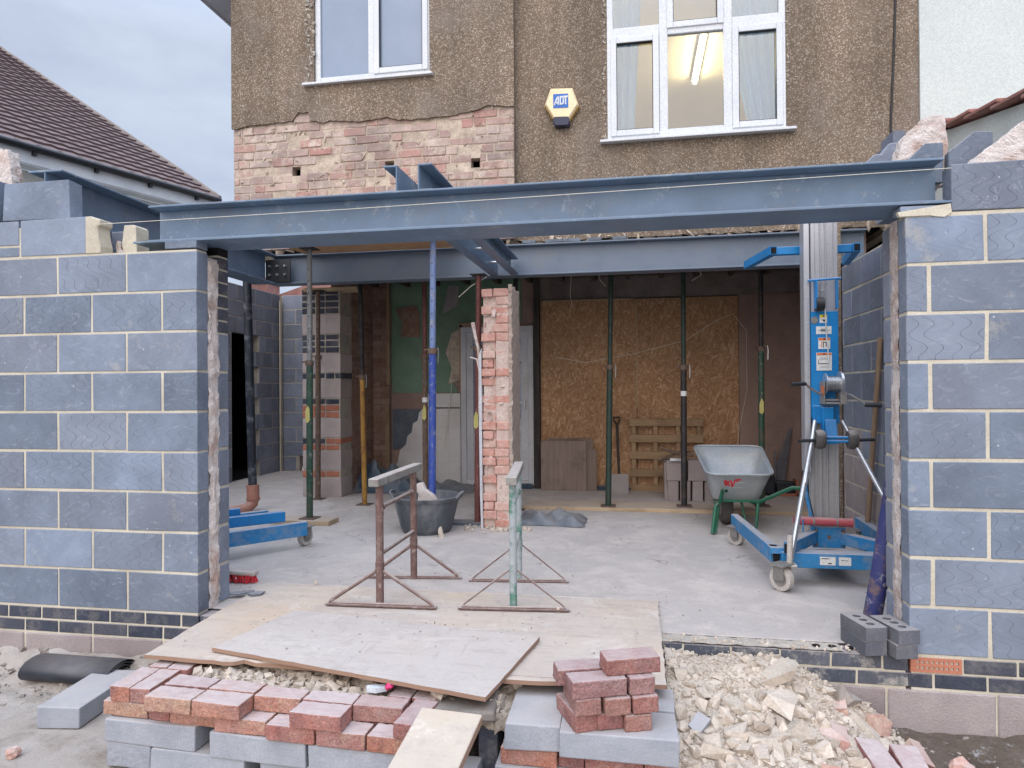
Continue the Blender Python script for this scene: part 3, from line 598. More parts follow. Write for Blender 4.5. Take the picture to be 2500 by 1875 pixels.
m.build('mortar_cap','mortar_grey',th,smooth=True)
for i in range(10):
    m = MB(); x = .30+i*.073+(.03 if i > 5 else 0); m.tube((x,.05,-.003),(x,.05,.0045),.019 if i > 6 else .016,n=14,mi=0 if i > 6 else 1)
    m.build('core_hole',['dark','mortar_grey'],th)

# ---------------------------------------------------------------- house
ho = thing('house','brown pebbledashed house with stripped pink brick and white windows above the steel','house',(-1,3,0))
WL = (-3.045,-1.88,4.225,5.5); WR = (-.225,1.318,3.49,4.95)
edge = [(-3.884,3.838),(-3.807,3.856),(-3.738,3.858),(-3.585,3.859),(-3.45,3.868),(-3.282,3.871),(-3.215,3.951),(-3.107,3.947),(-3.096,3.864),(-2.951,3.83),(-2.885,3.848),(-2.723,3.828),(-2.545,3.814),(-2.417,3.827),(-2.306,3.834),(-2.18,3.802),(-1.914,3.793),(-1.683,3.801),(-1.454,3.835),(-1.378,3.851),(-1.318,3.875),(-1.243,3.859),(-1.08,3.842)]
e2 = []
for (a, b), (c_, d) in zip(edge[:-1], edge[1:]):
    n = max(1, int((c_-a)/.03))
    for i in range(n): t = i/n; e2.append((a+(c_-a)*t, b+(d-b)*t+random.uniform(-.006,.006)))
rect = lambda a: [(a[0],a[2]),(a[1],a[2]),(a[1],a[3]),(a[0],a[3])]
m = MB(); m.prism([(-3.93,3.84)]+e2+[(-1.075,3.842),(-1.075,6.4),(-3.93,6.4)], 2.765, 2.785, holes=[rect(WL)], r=.1)
bt = [(-1.075,2.625)]+[(-1.0+i*.06, 2.606-.004*(i > 18)+random.uniform(-.010,.010)) for i in range(56)]+[(2.385,2.60)]
m.prism([(-1.075,2.625),*bt[1:-1],(2.385,2.60),(2.385,6.4),(-1.075,6.4)], 2.86, 2.88, holes=[rect(WR)], r=.1)
m.prism([(2.765,2.6),(2.9,2.6),(2.9,6.4),(2.765,6.4)], -1.075, -1.0745, plane='YZ', r=.1)
m.build('render_coat','house',ho)
bumps = MB()
# brick backing of the left bay with putlog holes
hz_ = [(-3.254,3.385),(-2.292,3.38),(-1.448,3.352)]; H3 = [(x-.045,x+.045,z-.045,z+.045) for x,z in hz_]
m = MB(); pit = .082; L0 = .226
for k in range(18):
    z = 2.62+k*pit; a = -3.93 - random.choice((0,.1,.05,.16)); bott = 2.62+.02*math.sin(k)
    while a < -1.075:
        l = L0 if random.random() < .62 else .105
        x0, x1 = max(a,-3.925+random.uniform(0,.015)), min(a+l,-1.078)
        hole = any(x1 > h[0] and x0 < h[1] and z+pit > h[2]+.012 and z < h[3]-.012 for h in H3)
        if x1-x0 > .02:
            dd = random.choice((0,0,0,-.004,.004,.012)) + (.05 if random.random() < .015 else 0)
            if hole:
                for h in H3:
                    if x1 > h[0] and x0 < h[1]:
                        if h[0]-x0 > .02: m.mm(x0,h[0],2.790+dd,2.88,z+.005,z+pit-.006,j=.004)
                        if x1-h[1] > .02: m.mm(h[1],x1,2.790+dd,2.88,z+.005,z+pit-.006,j=.004)
            else: m.mm(x0,x1,2.790+dd,2.88,z+.005,z+pit-.006+random.uniform(-.003,.003),j=.005)
        a += l+.010+random.uniform(-.002,.004)
bricks(m, 2.8, 8.0, -3.93, .1, 2.62, 40, .215, .07, .012, axis='Y')
m.build('exposed_brickwork','oldbrick',ho,bevel=.006,seg=2)
m = MB(); m.prism([(-3.92,2.63),(-1.08,2.63),(-1.08,6.3),(-3.92,6.3)], 2.797, 2.9, holes=[rect(WL)]+[[(h[0],h[2]),(h[1],h[2]),(h[1],h[3]),(h[0],h[3])] for h in H3])
for h in H3: m.mm(h[0]-.05,h[1]+.05,3.02,3.1,h[2]-.05,h[3]+.05,mi=1)
for i in range(150):
    x = random.uniform(-3.9,-1.1); z = random.uniform(2.65,3.9)
    if not any(abs(x-a) < .1 and abs(z-b) < .09 for a,b in hz_): m.rock((x,2.789,z),(random.uniform(.03,.09),.012,random.uniform(.012,.03)),r=.5)
m.build('mortar_bed',['oldmortar','dark'],ho)
m = MB(); m.mm(-3.9,-3.7,2.9,8,2.62,6.3); m.mm(-1.2,-1.1,2.9,8,2.66,6.3); m.mm(2.2,2.36,2.9,8,2.6,6.3); m.mm(-3.9,2.36,7.9,8,2.62,6.3)
m.prism([(-3.9,2.9),(2.3,2.9),(2.3,3.2),(-3.9,3.2)],2.9,3.0,holes=[]) if False else None
m.prism([(-1.07,2.66),(2.36,2.66),(2.36,6.3),(-1.07,6.3)],2.885,3.05,holes=[rect(WR)]); m.mm(-3.93,2.38,2.78,8,6.3,6.4)  # last box is an unseen lid added to keep sky light out
m.build('inner_wall_and_light_lid','room',ho)
m = MB(); m.mm(-3.7,2.3,3.06,8,2.66,2.72); m.build('floor_deck','dark',ho)
m = MB()
for i in range(15): m.mm(-3.3+i*.4,-3.25+i*.4,3.1,5.2,2.56,2.655)
m.build('ceiling_joist','joist',ho)
m = MB(); m.mm(-1.09,2.2,3.06,7.9,5.1,5.14); m.build('bedroom_ceiling','ceil',ho)
# ragged underside where the wall was cut
m = MB()
for i in range(30):
    x = -1.0+i*.115; m.rock((x,2.90+random.uniform(-.02,.02),2.612+random.uniform(-.008,.008)),(random.uniform(.09,.17),.12,random.uniform(.03,.045)))
for i in range(26):
    x = -3.9+i*.11; m.rock((x,2.85,2.635+random.uniform(-.01,.01)),(random.uniform(.07,.15),.1,random.uniform(.03,.05)))
tag(m.build('cut_edge','oldmortar',ho),kind='stuff')
m = MB(); m.mm(-4.26,-3.93,2.5,8,5.19,5.21); m.build('soffit','soffit',ho)
m = MB(); m.mm(-4.28,-4.26,2.5,8,5.18,5.35); m.mm(-4.36,-4.28,2.5,8,5.25,5.33,mi=1); m.build('eaves_fascia',['soffit','gutter'],ho)
m = MB(); m.prism([(-4.36,5.3),(-3.9,5.6),(-3.9,6.4),(-4.36,5.38)],2.5,8); m.build('roof','roof',ho)
# windows
def frame(mb, x0, x1, z0, z1, w, y0, y1, r=.5):
    mb.mm(x0,x0+w,y0,y1,z0,z1,r=r); mb.mm(x1-w,x1,y0,y1,z0,z1,r=r); mb.mm(x0+w,x1-w,y0,y1,z0,z0+w,r=r); mb.mm(x0+w,x1-w,y0,y1,z1-w,z1,r=r)
def window(x0, x1, z0, z1, yf, lights, glass, lab, sill):
    m = MB(); frame(m, x0, x1, z0, z1, .055, yf, yf+.06); panes = []; sash = []
    for (a, b, c_, d, opening) in lights:
        if opening: sash.append((a,b,c_,d)); panes.append((a+.055,b-.055,c_+.055,d-.055))
        else: panes.append((a,b,c_,d))
    for mu in sill['bars']: m.mm(*mu[:2], yf+.001, yf+.059, *mu[2:])
    fr = m.build('window_frame','white',ho,bevel=.006,seg=2); fr['label'] = lab
    for (a,b,c_,d) in sash:
        s_ = MB(); frame(s_, a, b, c_, d, .055, yf-.014, yf+.045); sub(s_,'sash','white',fr,bevel=.006,seg=2)
        g_ = MB(); frame(g_, a+.051,b-.051,c_+.051,d-.051,.008,yf-.010,yf+.03); sub(g_,'gasket','gutter',fr)
    for (a,b,c_,d) in panes:
        g_ = MB(); g_.mm(a-.002,b+.002,yf+.024,yf+.028,c_-.002,d+.002,r=.5); sub(g_,'pane',glass,fr)
    s_ = MB(); s_.prism([(yf-.075,z0-.034),(yf+.02,z0-.026),(yf+.02,z0+.0),(yf-.075,z0-.012)],sill['x'][0],sill['x'][1],plane='YZ'); sub(s_,'window_sill','white',fr,bevel=.003)
    return fr
window(-3.045,-1.88,4.225,5.5,2.79,[(-2.99,-2.50,4.28,5.445,False),(-2.44,-1.90,4.265,5.46,True)],'frost','left white window with frosted glass',{'bars':[(-2.50,-2.44,4.28,5.45)],'x':(-3.15,-1.845)})
window(-.225,1.318,3.49,4.95,2.85,[(-.195,.238,3.52,4.42,True),(.318,.79,3.56,4.41,False),(.87,1.295,3.52,4.42,True),(-.17,.238,4.51,4.9,False),(.31,.80,4.46,4.92,True),(.875,1.265,4.51,4.9,False)],'pane','right white window with a lit room behind',
       {'bars':[(.24,.315,3.54,4.9),(.795,.872,3.54,4.9),(-.18,.24,4.42,4.51),(.315,.795,4.41,4.47),(.872,1.27,4.42,4.51),(.315,.795,3.54,3.56)],'x':(-.29,1.388)})
m = MB(); m.path([(2.21,2.85,5.6),(2.205,2.848,4.5),(2.185,2.848,4.0),(2.16,2.848,3.5),(2.158,2.845,3.3),(2.17,2.84,3.2)],.009,6); m.build('cable','cable',ho)
m = MB(); 
for i in range(60): m.rock((random.uniform(-3.13,-3.05),2.765,random.uniform(4.2,5.5)),(random.uniform(.02,.05),.02,random.uniform(.03,.07)))
for i in range(44): m.rock((random.uniform(-1.87,-1.85),2.77,random.uniform(4.2,5.5)),(random.uniform(.01,.02),.015,random.uniform(.02,.05)))
for i in range(44): m.rock((random.uniform(-.26,-.235),2.86,random.uniform(3.5,4.95)),(random.uniform(.01,.03),.015,random.uniform(.02,.06)))
for i in range(40): m.rock((random.uniform(1.325,1.345),2.86,random.uniform(3.5,4.95)),(random.uniform(.01,.02),.015,random.uniform(.02,.05)))
tag(m.build('mortar_patch','mortar_grey',ho),kind='stuff')
# curtains and lamp inside
def curtain(x0, x1, z0, z1, y, n, lab, swag=0):
    m = MB(); vs_ = []; nz_ = 30; nx = 60
    for i in range(nx+1):
        t = i/nx
        for k in range(nz_+1):
            v = k/nz_; z = z0+(z1-z0)*v; sq = 1-swag*(1-v)**1.5*.55
            x = x0+(x1-x0)*(1-(1-t)*sq if swag > 0 else t*(1+swag*(1-v)**1.5*.55)) if swag else x0+(x1-x0)*t*(1-.25*(1-v))
            vs_.append((x, y+.03*math.sin(t*n*6.28+v*1.5)+.01*mn.noise(Vector((t*8,v*3,x0))), z))
    m.add(vs_, [(i*(nz_+1)+k,(i+1)*(nz_+1)+k,(i+1)*(nz_+1)+k+1,i*(nz_+1)+k+1) for i in range(nx) for k in range(nz_)], .5)
    return one(m,'curtain','curtain',lab,'curtain','curtains inside the right upper window',smooth=True,recalc=False)
curtain(-.25,.09,3.5,4.95,3.14,4,'straight pale blue curtain at the left side of the lit upper window')
curtain(.86,1.36,3.56,4.95,3.14,5,'pale blue curtain gathered to a point at the right side of the lit upper window',.75)
lp = thing('strip_light','lit fluorescent strip light on the bedroom ceiling behind the right upper window','lamp',(.77,4.8,5.1))
m = MB(); m.mm(.725,.805,4.18,5.36,5.05,5.095); m.build('housing','white',lp,bevel=.005)
m = MB(); m.tube((.765,4.22,5.022),(.765,5.32,5.022),.02,n=14); m.build('tube','tube',lp,smooth=True)
ld = bpy.data.lights.new('strip_light_glow','AREA'); ld.shape = 'RECTANGLE'; ld.size = .06; ld.size_y = 1.1; ld.energy = 42; ld.color = (1,.72,.32)
lo = bpy.data.objects.new('strip_light_glow', ld); col.objects.link(lo); lo.location = (.765,4.77,4.99); lo.parent = None
m = MB(); m.mm(.1,1.0,3.5,3.9,3.35,3.55); one(m,'roof_reflection_box','logo_blue','dark blue shape standing in for a roof reflection in the middle pane of the lit window','reflection stand-in') if False else None  # box standing in for a roof's reflection in the pane; never built
# alarm box
al = thing('alarm_box','cream six sided alarm box with a blue printed panel between the two upper windows','alarm box',(-.637,2.86,3.83))
hexo = [(-.742,3.992),(-.534,3.979),(-.476,3.815),(-.57,3.68),(-.71,3.69),(-.797,3.84)]; cx, cz = -.637, 3.835
m = MB(); sc_ = lambda k: [(cx+(x-cx)*k, cz+(z-cz)*k) for x,z in hexo]
b0, b1, b2 = sc_(1.0), sc_(.97), sc_(.88)
n = 6; vs_ = [(x,2.858,z) for x,z in b0]+[(x,2.80,z) for x,z in b1]+[(x,2.775,z) for x,z in b2]
m.add(vs_, [(i,(i+1)%6,6+(i+1)%6,6+i) for i in range(6)], .5, 1); m.add(vs_, [(6+i,6+(i+1)%6,12+(i+1)%6,12+i) for i in range(6)]+[(12,13,14,15,16,17)], .5, 0)
m.build('cover',['cream','amber'],al,bevel=.004,seg=2)
m = MB(); mL_ = MB()
for k in range(7):
    t = (k+.5)/7
    for (p, q) in ((hexo[2],hexo[3]),(hexo[5],hexo[4])):
        x = p[0]+(q[0]-p[0])*t; z = p[1]+(q[1]-p[1])*t; (m if p is hexo[2] else mL_).box((x,2.83,z),(.012,.045,.010),rot=(0,.9 if p is hexo[2] else -.9,0))
m.build('vent_slots','amber',al); mL_.build('vent_slots','amber',al)
m = MB(); m.prism([(-.705,3.715),(-.575,3.708),(-.56,3.665),(-.575,3.63),(-.70,3.635),(-.72,3.675)],2.765,2.86); m.build('strobe_lens','navy',al,bevel=.006)
m = MB(); m.prism([(-.712,3.795),(-.575,3.79),(-.575,3.918),(-.712,3.923)],2.771,2.774); m.build('logo_panel','logo_blue',al)
m = MB(); Y0, Y1 = 2.767, 2.7705     # letters A D T in slanted white strokes
def stroke(pts): m.prism(pts, Y0, Y1)
lx, lz, h_ = -.708, 3.82, .078
def st(*p): stroke([(lx+a*.13, lz+b*h_) for a,b in p])
st((0,0),(.10,0),(.33,1),(.24,1)); st((.245,.995),(.38,.995),(.38,0),(.285,0),(.285,.9)); st((.10,.18),(.285,.18),(.285,.34),(.16,.34)); 
st((.43,0),(.52,0),(.52,1),(.43,1)); st((.52,.82),(.60,.82),(.64,.7),(.64,.3),(.60,.18),(.52,.18),(.52,0),(.64,0),(.73,.2),(.73,.8),(.64,1),(.52,1))
st((.66,.80),(.66,1.02),(1.0,1.02),(1.0,.80),(.89,.80),(.89,0),(.79,0),(.79,.80)); m.build('lettering','white',al)

# ---------------------------------------------------------------- neighbours
wn_ = thing('white_house','smooth off white rendered house at the right edge with its tiled lean-to','house',(4,3,0))
m = MB(); m.mm(2.387,7,2.84,8,-.36,9); m.build('wall','render',wn_)
m = MB(); m.prism([(2.84,-.36),(2.84,3.33),(2.2,3.165),(1.1,2.935),(.5,2.81),(.5,-.36)],2.36,2.5,plane='YZ'); m.build('lean_to_wall','render',wn_)
m = MB()
for k in range(7):
    y = 2.72-k*.36; z = 3.325-(2.84-y)*.212+.0
    m.box((2.42,y,z+.02),(.26,.44,.022),rot=(R(7),0,0)); m.box((2.50,y-.02,z+.045),(.14,.40,.03),rot=(R(7),0,0))
m.build('verge_tile','redroof',wn_,bevel=.003)
# left neighbour, turned about 18 degrees
EA, EB = Vector((-9.251,5.207,5)), Vector((-8.079,8.815,5)); u = (EB-EA).normalized(); nn = Vector((-u.y,u.x,0)); nn = nn if nn.x < 0 else -nn; th_ = R(31.2)
dn = nn*math.cos(th_)+Vector((0,0,math.sin(th_))); up_ = u.cross(dn); up_ = up_ if up_.z > 0 else -up_
ln = thing('tiled_house','white house with a brown tiled roof and black gutter behind the left wall','house',tuple(EB-Vector((1,0,5.3))))
m = MB(); Lr = 16; rows = 36; ga = .305; seg_ = 150
for k in range(rows):
    s0, s1 = k*ga, (k+1)*ga+.06; vs_ = []
    for i in range(seg_+1):
        d_ = i*Lr/seg_; w_ = .008*math.cos(d_*2*math.pi/.30)
        for (ss, hh) in ((s0,-.01),(s0,.055),(s1,.012)):
            p = EB-u*d_+dn*(ss-.05)+up_*(hh+w_*1.0+.02); vs_.append(p)
    for i in range(seg_): m.add(vs_[i*3:i*3+6], [(0,3,4,1),(1,4,5,2)], (k*.37+(i//40)*.61) % 1)
m.build('roof_tiles','roof',ln,recalc=False)
m = MB(); vs_ = [EB+u*.02-u*0, EB+u*.02+dn*rows*ga, EB-u*Lr+dn*rows*ga, EB-u*Lr]; m.add(vs_+[v-up_*.08 for v in vs_], [(0,1,2,3),(4,5,6,7),(0,1,5,4),(0,3,7,4),(2,3,7,6),(1,2,6,5)], .2)
m.build('roof_underlay','gutter',ln)
m = MB(); m.path([EB+u*.02+dn*(t*.5)+up_*(.045+.004*(t % 2)) for t in range(23)], .055, 8); m.build('verge_capping','concrete',ln,smooth=True)
m = MB(); m.path([EB-u*t-nn*.07+Vector((0,0,-.02)) for t in (0,4,8,12,16)], .06, 10); 
for t in range(17): p = EB-u*(t*.95+.5)-nn*.04+Vector((0,0,-.07)); m.box(p,(.05,.09,.12),rot=(0,0,math.atan2(u.y,u.x)))
m.build('gutter','gutter',ln,smooth=True)
ang = math.atan2(u.y,u.x); C_ = EB-u*(Lr/2)
m = MB(); m.box(C_+nn*.0+Vector((0,0,-.16)),(Lr,.03,.2),rot=(0,0,ang)); m.box(C_+nn*.14+Vector((0,0,-.27)),(Lr,.28,.02),rot=(0,0,ang)); m.build('fascia','fascia',ln)
m = MB(); m.box(EB-u*(Lr/2+.2)+nn*4.3+Vector((0,0,-2.83)),(Lr-.4,8,5.1),rot=(0,0,ang)); m.build('wall','render',ln)
c0 = EB-u*4.6+nn*.26+Vector((0,0,-.8)); m = MB(); m.box(c0,(1.3,.06,.95),rot=(0,0,ang)); wfr = m.build('window','white',ln)
m = MB(); m.box(c0-nn*.035+u*.0,(1.16,.01,.81),rot=(0,0,ang)); sub(m,'pane','frost',wfr)
m = MB(); m.tube(EB-u*7.5-nn*.07+Vector((0,0,-.05)),EB-u*7.5+nn*.2+Vector((0,0,-1.2)),.04); m.build('downpipe','gutter',ln)
# red roofs seen through the gap
rr_ = thing('red_roofed_house','distant house with a plain red tiled roof and brick chimney seen under the left beam','house',(-9,14,0))
m = MB(); m.prism([(-12,3.2),(-9.4,3.95),(-8.4,4.25),(-6.9,3.9),(-4,3.4),(-4,2),(-12,2)],14,17); m.build('roof','redroof',rr_)
m = MB(); m.mm(-12,-4,14.3,16.8,-.36,2.5); m.build('wall','brownbrick',rr_)
m = MB(); m.mm(-9.95,-9.35,12.9,13.5,2.4,4.05); m.mm(-10.0,-9.3,12.85,13.55,4.05,4.15); c_ = m.build('chimney','mixbrick',rr_)
m = MB(); m.prism([(-4.6,3.05),(-3.4,3.3),(-3.4,2.4),(-4.6,2.4)],9,9.1) if False else None

# ---------------------------------------------------------------- side extension and back of the room
le = thing('side_wall','grey block side wall with a dark doorway seen through the left of the opening','wall',(-5.35,3,0))
m = MB(); dr = (4.985,5.665)
bricks(m, 6.25, .3, -5.45, .1, .005, 12, BL, BH, axis='Y', skip=lambda a,z: dr[0]-.12 < a < dr[1]+.12 and z < 2.03)
for k in range(9):
    z = .005+.225*k
    if k % 1 == 0: m.mm(-5.45,-5.35,dr[1]+.01,dr[1]+(.12 if k % 2 else .2),z,z+BH); m.mm(-5.45,-5.35,dr[0]-(.2 if k % 2 else .12),dr[0]-.01,z,z+BH)
m.build('blockwork','block_far',le,bevel=.004)
m = MB(); m.prism([(.3,0),(dr[0],0),(dr[0],2.04),(dr[1],2.04),(dr[1],0),(6.3,0),(6.3,2.69),(.3,2.69)],-5.446,-5.354,plane='YZ'); m.build('mortar_joint','mortar_grey',le)
m = MB(); m.mm(-7.5,-7.4,4,7,0,2.6); m.mm(-7.5,-5.45,3.9,4,0,2.6); m.mm(-7.5,-5.45,6.9,7,0,2.6); m.mm(-7.5,-5.45,3.9,7,2.3,2.4); m.mm(-7.5,-5.45,3.9,7,-.05,0); m.build('doorway_dark_box','dark',le)  # near-black box added so the doorway looks unlit inside
m = MB(); m.mm(-5.36,-5.34,6.27,6.3,0,2.66); m.mm(-5.33,-5.31,6.20,6.25,0,2.6); m.build('corner_joint','mortar',le)
lb = thing('rear_wall','grey block rear wall with a square hole at its foot, far left inside','wall',(-4.6,6.35,0))
hole = (-5.08+.0,-4.0,.0,.43)
m = MB(); bricks(m, -5.33, -3.8, 6.3, .1, .005, 12, BL, BH, off=1, skip=lambda x,z: -5.08 < x < -4.2 and z < .4)
m.build('blockwork','block_far',lb,bevel=.004)
m = MB(); m.prism([(-5.34,0),(-5.06,0),(-5.06,.43),(-4.2,.43),(-4.2,0),(-3.8,0),(-3.8,2.69),(-5.34,2.69)],6.304,6.396); m.build('mortar_joint','mortar_grey',lb)
m = MB(); m.mm(-5.4,-3.8,6.9,7,0,1); m.mm(-5.4,-3.8,6.4,7,.6,.65); m.mm(-5.4,-5.3,6.4,7,0,.6); m.build('hole_shade_box','dark',lb)  # near-black boxes put the shade inside the hole into colour
m = MB(); m.box((-4.62,6.27,.1),(.44,.215,.2),rot=(0,0,.1)); one(m,'concrete_block','block_far','single grey block lying in the square hole of the far rear wall','block',bevel=.004)
m = MB()
for i in range(40): m.rock((random.uniform(-4.9,-4.25),random.uniform(6.35,6.7),random.uniform(.02,.12)),(.08,.08,.06))
one(m,'debris_heap','stone','heap of broken debris inside the square hole of the far rear wall','debris',kind='stuff')
# striped pier, end of the old flank wall
sp_ = thing('striped_pier','brick pier banded with pale blocks, blue and red bricks left of the green prop','pier',(-3.57,3.97,0))
m = MB(); X0, X1 = -3.805, -3.335; bands = [('p',.215),('r',.065),('p',.215),('x',.065),('r',.065)]
z = .005; mats = {'p':0,'r':1,'b':2}
seq = [('p',.215),('r',.07),('p',.215),('r',.06),('b2',.06),('p',.215),('r',.065),('r',.065),('b',.06),('p',.21),('b',.06),('p',.215),('b',.06),('b',.06),('b',.06),('p',.22),('b',.06),('b',.06),('b',.06),('b',.065)]
for t, h in seq:
    k = {'p':0,'r':1,'b':2,'b2':2}[t]
    if t == 'p':
        m.mm(X0,X0+.13,3.97,4.3,z,z+h,j=.004,mi=0); m.mm(X0+.14,X1,3.972,4.3,z,z+h,j=.004,mi=0)
    else:
        a = X0; f = random.random() > .5
        while a < X1-.02:
            l = .105 if f else .16; b_ = min(a+l, X1); m.mm(a,b_,3.965+random.uniform(0,.008),4.3,z,z+h,j=.004,mi=(1 if t == 'b2' and a > -3.6 else k)); a = b_+.012; f = not f
    z += h+.013
m.build('masonry',['pierblock','terracotta','bluebrick'],sp_,bevel=.005)
m = MB(); m.mm(X0+.006,X1-.006,3.976,4.28,0,z-.01); m.build('mortar_joint','mortar_grey',sp_)
m = MB(); m.mm(-3.75,-3.1,3.9,4.1,2.37,2.41); one(m,'timber_packer','wood','short timber packer on top of the striped pier','timber')
bw = thing('brown_brick_wall','soot brown brick wall running back from the striped pier','wall',(-3.335,4.6,0))
m = MB(); bricks(m, 4.3, 5.06, -3.34, -.1, .0, 35, .215, .065, axis='Y', j=.003); m.mm(-3.6,-3.35,4.3,6.3,0,2.64)
m.build('brickwork','brownbrick',bw,bevel=.004)
m = MB(); m.mm(-3.43,-3.343,4.3,5.06,0,2.64); m.build('mortar_joint','plasterbrown',bw)
m = MB(); m.mm(-3.34,-3.12,5.0,5.06,0,2.62,mi=0); bricks(m, -3.34, -3.12, 4.985, .02, .0, 35, .215, .065, mi=1); m.build('return_brickwork',['plasterbrown','brownbrick'],bw)

bk_ = thing('back_wall','stripped back wall with green paint, white tiles and bare brown plaster','wall',(-.7,5.1,0))
m = MB(); m.mm(-3.35,2.0,5.06,5.2,0,2.64); m.build('plaster','plasterbrown',bk_)
m = MB()
top = [(-3.12,2.62),(-2.2,2.62)]
m.prism([(-3.1,1.19),(-3.13,1.6),(-3.1,2.05),(-3.12,2.62),(-1.4,2.62),(-1.4,2.08),(-2.2,2.06),(-2.21,1.85),(-2.3,1.8),(-2.24,1.5),(-2.3,1.35),(-2.22,1.19)],5.048,5.062); m.build('green_plaster','green',bk_)
m = MB(); m.prism([(-2.19,.02),(-2.19,1.18),(-2.68,1.18),(-2.68,1.0),(-2.74,.93),(-2.76,.83),(-2.82,.80),(-2.84,.68),(-2.90,.63),(-2.92,.52),(-3.0,.45),(-3.03,.3),(-3.1,.2),(-3.12,.02)],5.036,5.055)
m.build('wall_tiles','tiles',bk_)
m = MB(); m.mm(-2.66,-2.2,5.033,5.038,.99,1.0)
for i in range(22): m.mm(-2.66+i*.021,-2.649+i*.021,5.031,5.036,.985,1.005)
m.build('tile_border','ink',bk_)
m = MB(); m.prism([(-3.1,.98),(-2.68,.98),(-2.7,.9),(-2.78,.83),(-2.8,.7),(-2.88,.62),(-2.9,.5),(-3.1,.45)],5.04,5.05); m.build('bare_patch','slate',bk_)
for (pp, mt) in (([(-3.05,2.28),(-2.78,2.32),(-2.72,2.2),(-2.73,1.9),(-2.98,1.92),(-2.96,2.1)],'brownbrick'),([(-2.42,2.2),(-2.22,2.3),(-2.2,2.55),(-2.34,2.56)],'plastergrey'),([(-2.35,1.3),(-2.2,1.35),(-2.19,2.0),(-2.3,1.95),(-2.38,1.7),(-2.3,1.5)],'oldmortar')):
    m = MB(); m.prism(pp,5.038,5.05); m.build('stripped_patch',mt,bk_)
m = MB(); m.mm(-1.24,2.0,5.03,5.07,2.33,2.6); m.build('lintel','concrete',bk_)
m = MB(); m.mm(1.215,1.95,5.02,5.06,0,2.33); m.build('brown_plaster','plasterbrown',bk_)
m = MB(); m.mm(-1.225,-1.155,4.93,5.0,0,2.6); m.build('dark_post','wooddark',bk_,bevel=.003)
m = MB(); m.mm(-2.19,-2.15,5.0,5.05,1.2,2.05); m.mm(-3.14,-3.10,4.94,4.99,1.3,2.6); m.mm(-3.17,-3.12,4.96,5.0,0,1.05); m.mm(-2.2,-1.8,5.0,5.04,2.02,2.07); m.build('timber_trim','woodz',bk_)
m = MB(); m.mm(1.9,2.0,3.0,5.2,0,2.64); m.build('side_plaster','plasterbrown',bk_)
m = MB(); m.path([(-2.28,5.02,1.8),(-2.30,5.0,1.2),(-2.36,4.99,.7),(-2.4,5.0,.5),(-2.36,5.0,.48)],.004,5)
m.path([(-.95,5.0,1.62),(-.6,5.0,1.55),(.0,4.99,1.65),(.6,4.99,1.8),(1.0,4.99,2.05),(1.15,4.99,2.1),(1.3,4.99,1.9),(1.3,4.98,1.2),(1.2,4.98,.7),(1.18,4.98,.4)],.003,5)
m.path([(-.73,4.7,2.6),(-.75,4.7,2.35),(-.72,4.7,2.2)],.004,5); m.path([(-.4,4.0,2.6),(-.36,4.0,2.4),(-.3,4.0,2.33)],.004,5); m.path([(.62,4.0,2.6),(.7,4.0,2.42),(.6,4.0,2.36)],.005,5); m.path([(-1.35,2.8,2.28),(-1.5,2.8,2.2),(-1.62,2.8,2.1)],.003,5)
m.build('loose_wire','string',bk_)
db = thing('door','white plastic door in its frame behind the broken pier','door',(-1.75,5.03,0))
m = MB(); frame(m,-2.17,-1.24,.02,2.02,.07,4.985,5.045); fr = m.build('door_frame','white_dirty',db,bevel=.004)
m = MB(); frame(m,-2.10,-1.31,.09,1.95,.09,5.0,5.04); m.mm(-2.01,-1.40,5.0,5.04,.78,.86); m.build('door_leaf','white_dirty',db,bevel=.004)
m = MB(); m.mm(-2.01,-1.40,5.015,5.025,.18,.78); m.build('door_panel','white_dirty',db); m = MB(); m.mm(-2.01,-1.40,5.015,5.025,.86,1.86); m.build('glass','frost',db)
m = MB(); m.mm(-1.36,-1.34,4.96,5.0,.98,1.1); m.mm(-1.46,-1.34,4.95,4.965,1.05,1.07); m.build('door_handle','bolt',db)
for x0, x1, lab, zt in ((-1.15,.022,'left sheet of orange strand board fixed to the back wall',2.32),(.028,1.21,'right sheet of orange strand board fixed to the back wall',2.315)):
    m = MB(); m.mm(x0,x1,5.0,5.018,.03,zt); one(m,'strand_board','osb',lab,'board','strand boards on the back wall',bevel=.001)
m = MB(); m.mm(.02,.035,4.994,5.0,1.0,2.3); m.mm(-1.12,-.05,4.994,5.0,2.31,2.325); m.build('pale_batten','wood',bk_)
# house end stub with pebbledash, right of lift
sb_ = thing('wall_stub','narrow pebbledashed wall end between the lift mast and the side wall','wall',(1.72,2.8,0))
m = MB()
for k in range(34):
    z = .002+k*.077; m.mm(1.68+random.uniform(-.012,.012),1.735,2.80+random.uniform(-.005,.01),3.0,z,z+.072,j=.006)
m.build('brickwork','brownbrick',sb_); m = MB(); m.mm(1.705,1.73,2.775,2.80,0,2.6); m.build('render_edge','house',sb_)
m = MB(); m.mm(1.70,1.9,3.0,3.1,0,2.64); m.build('return_plaster','plasterbrown',sb_)
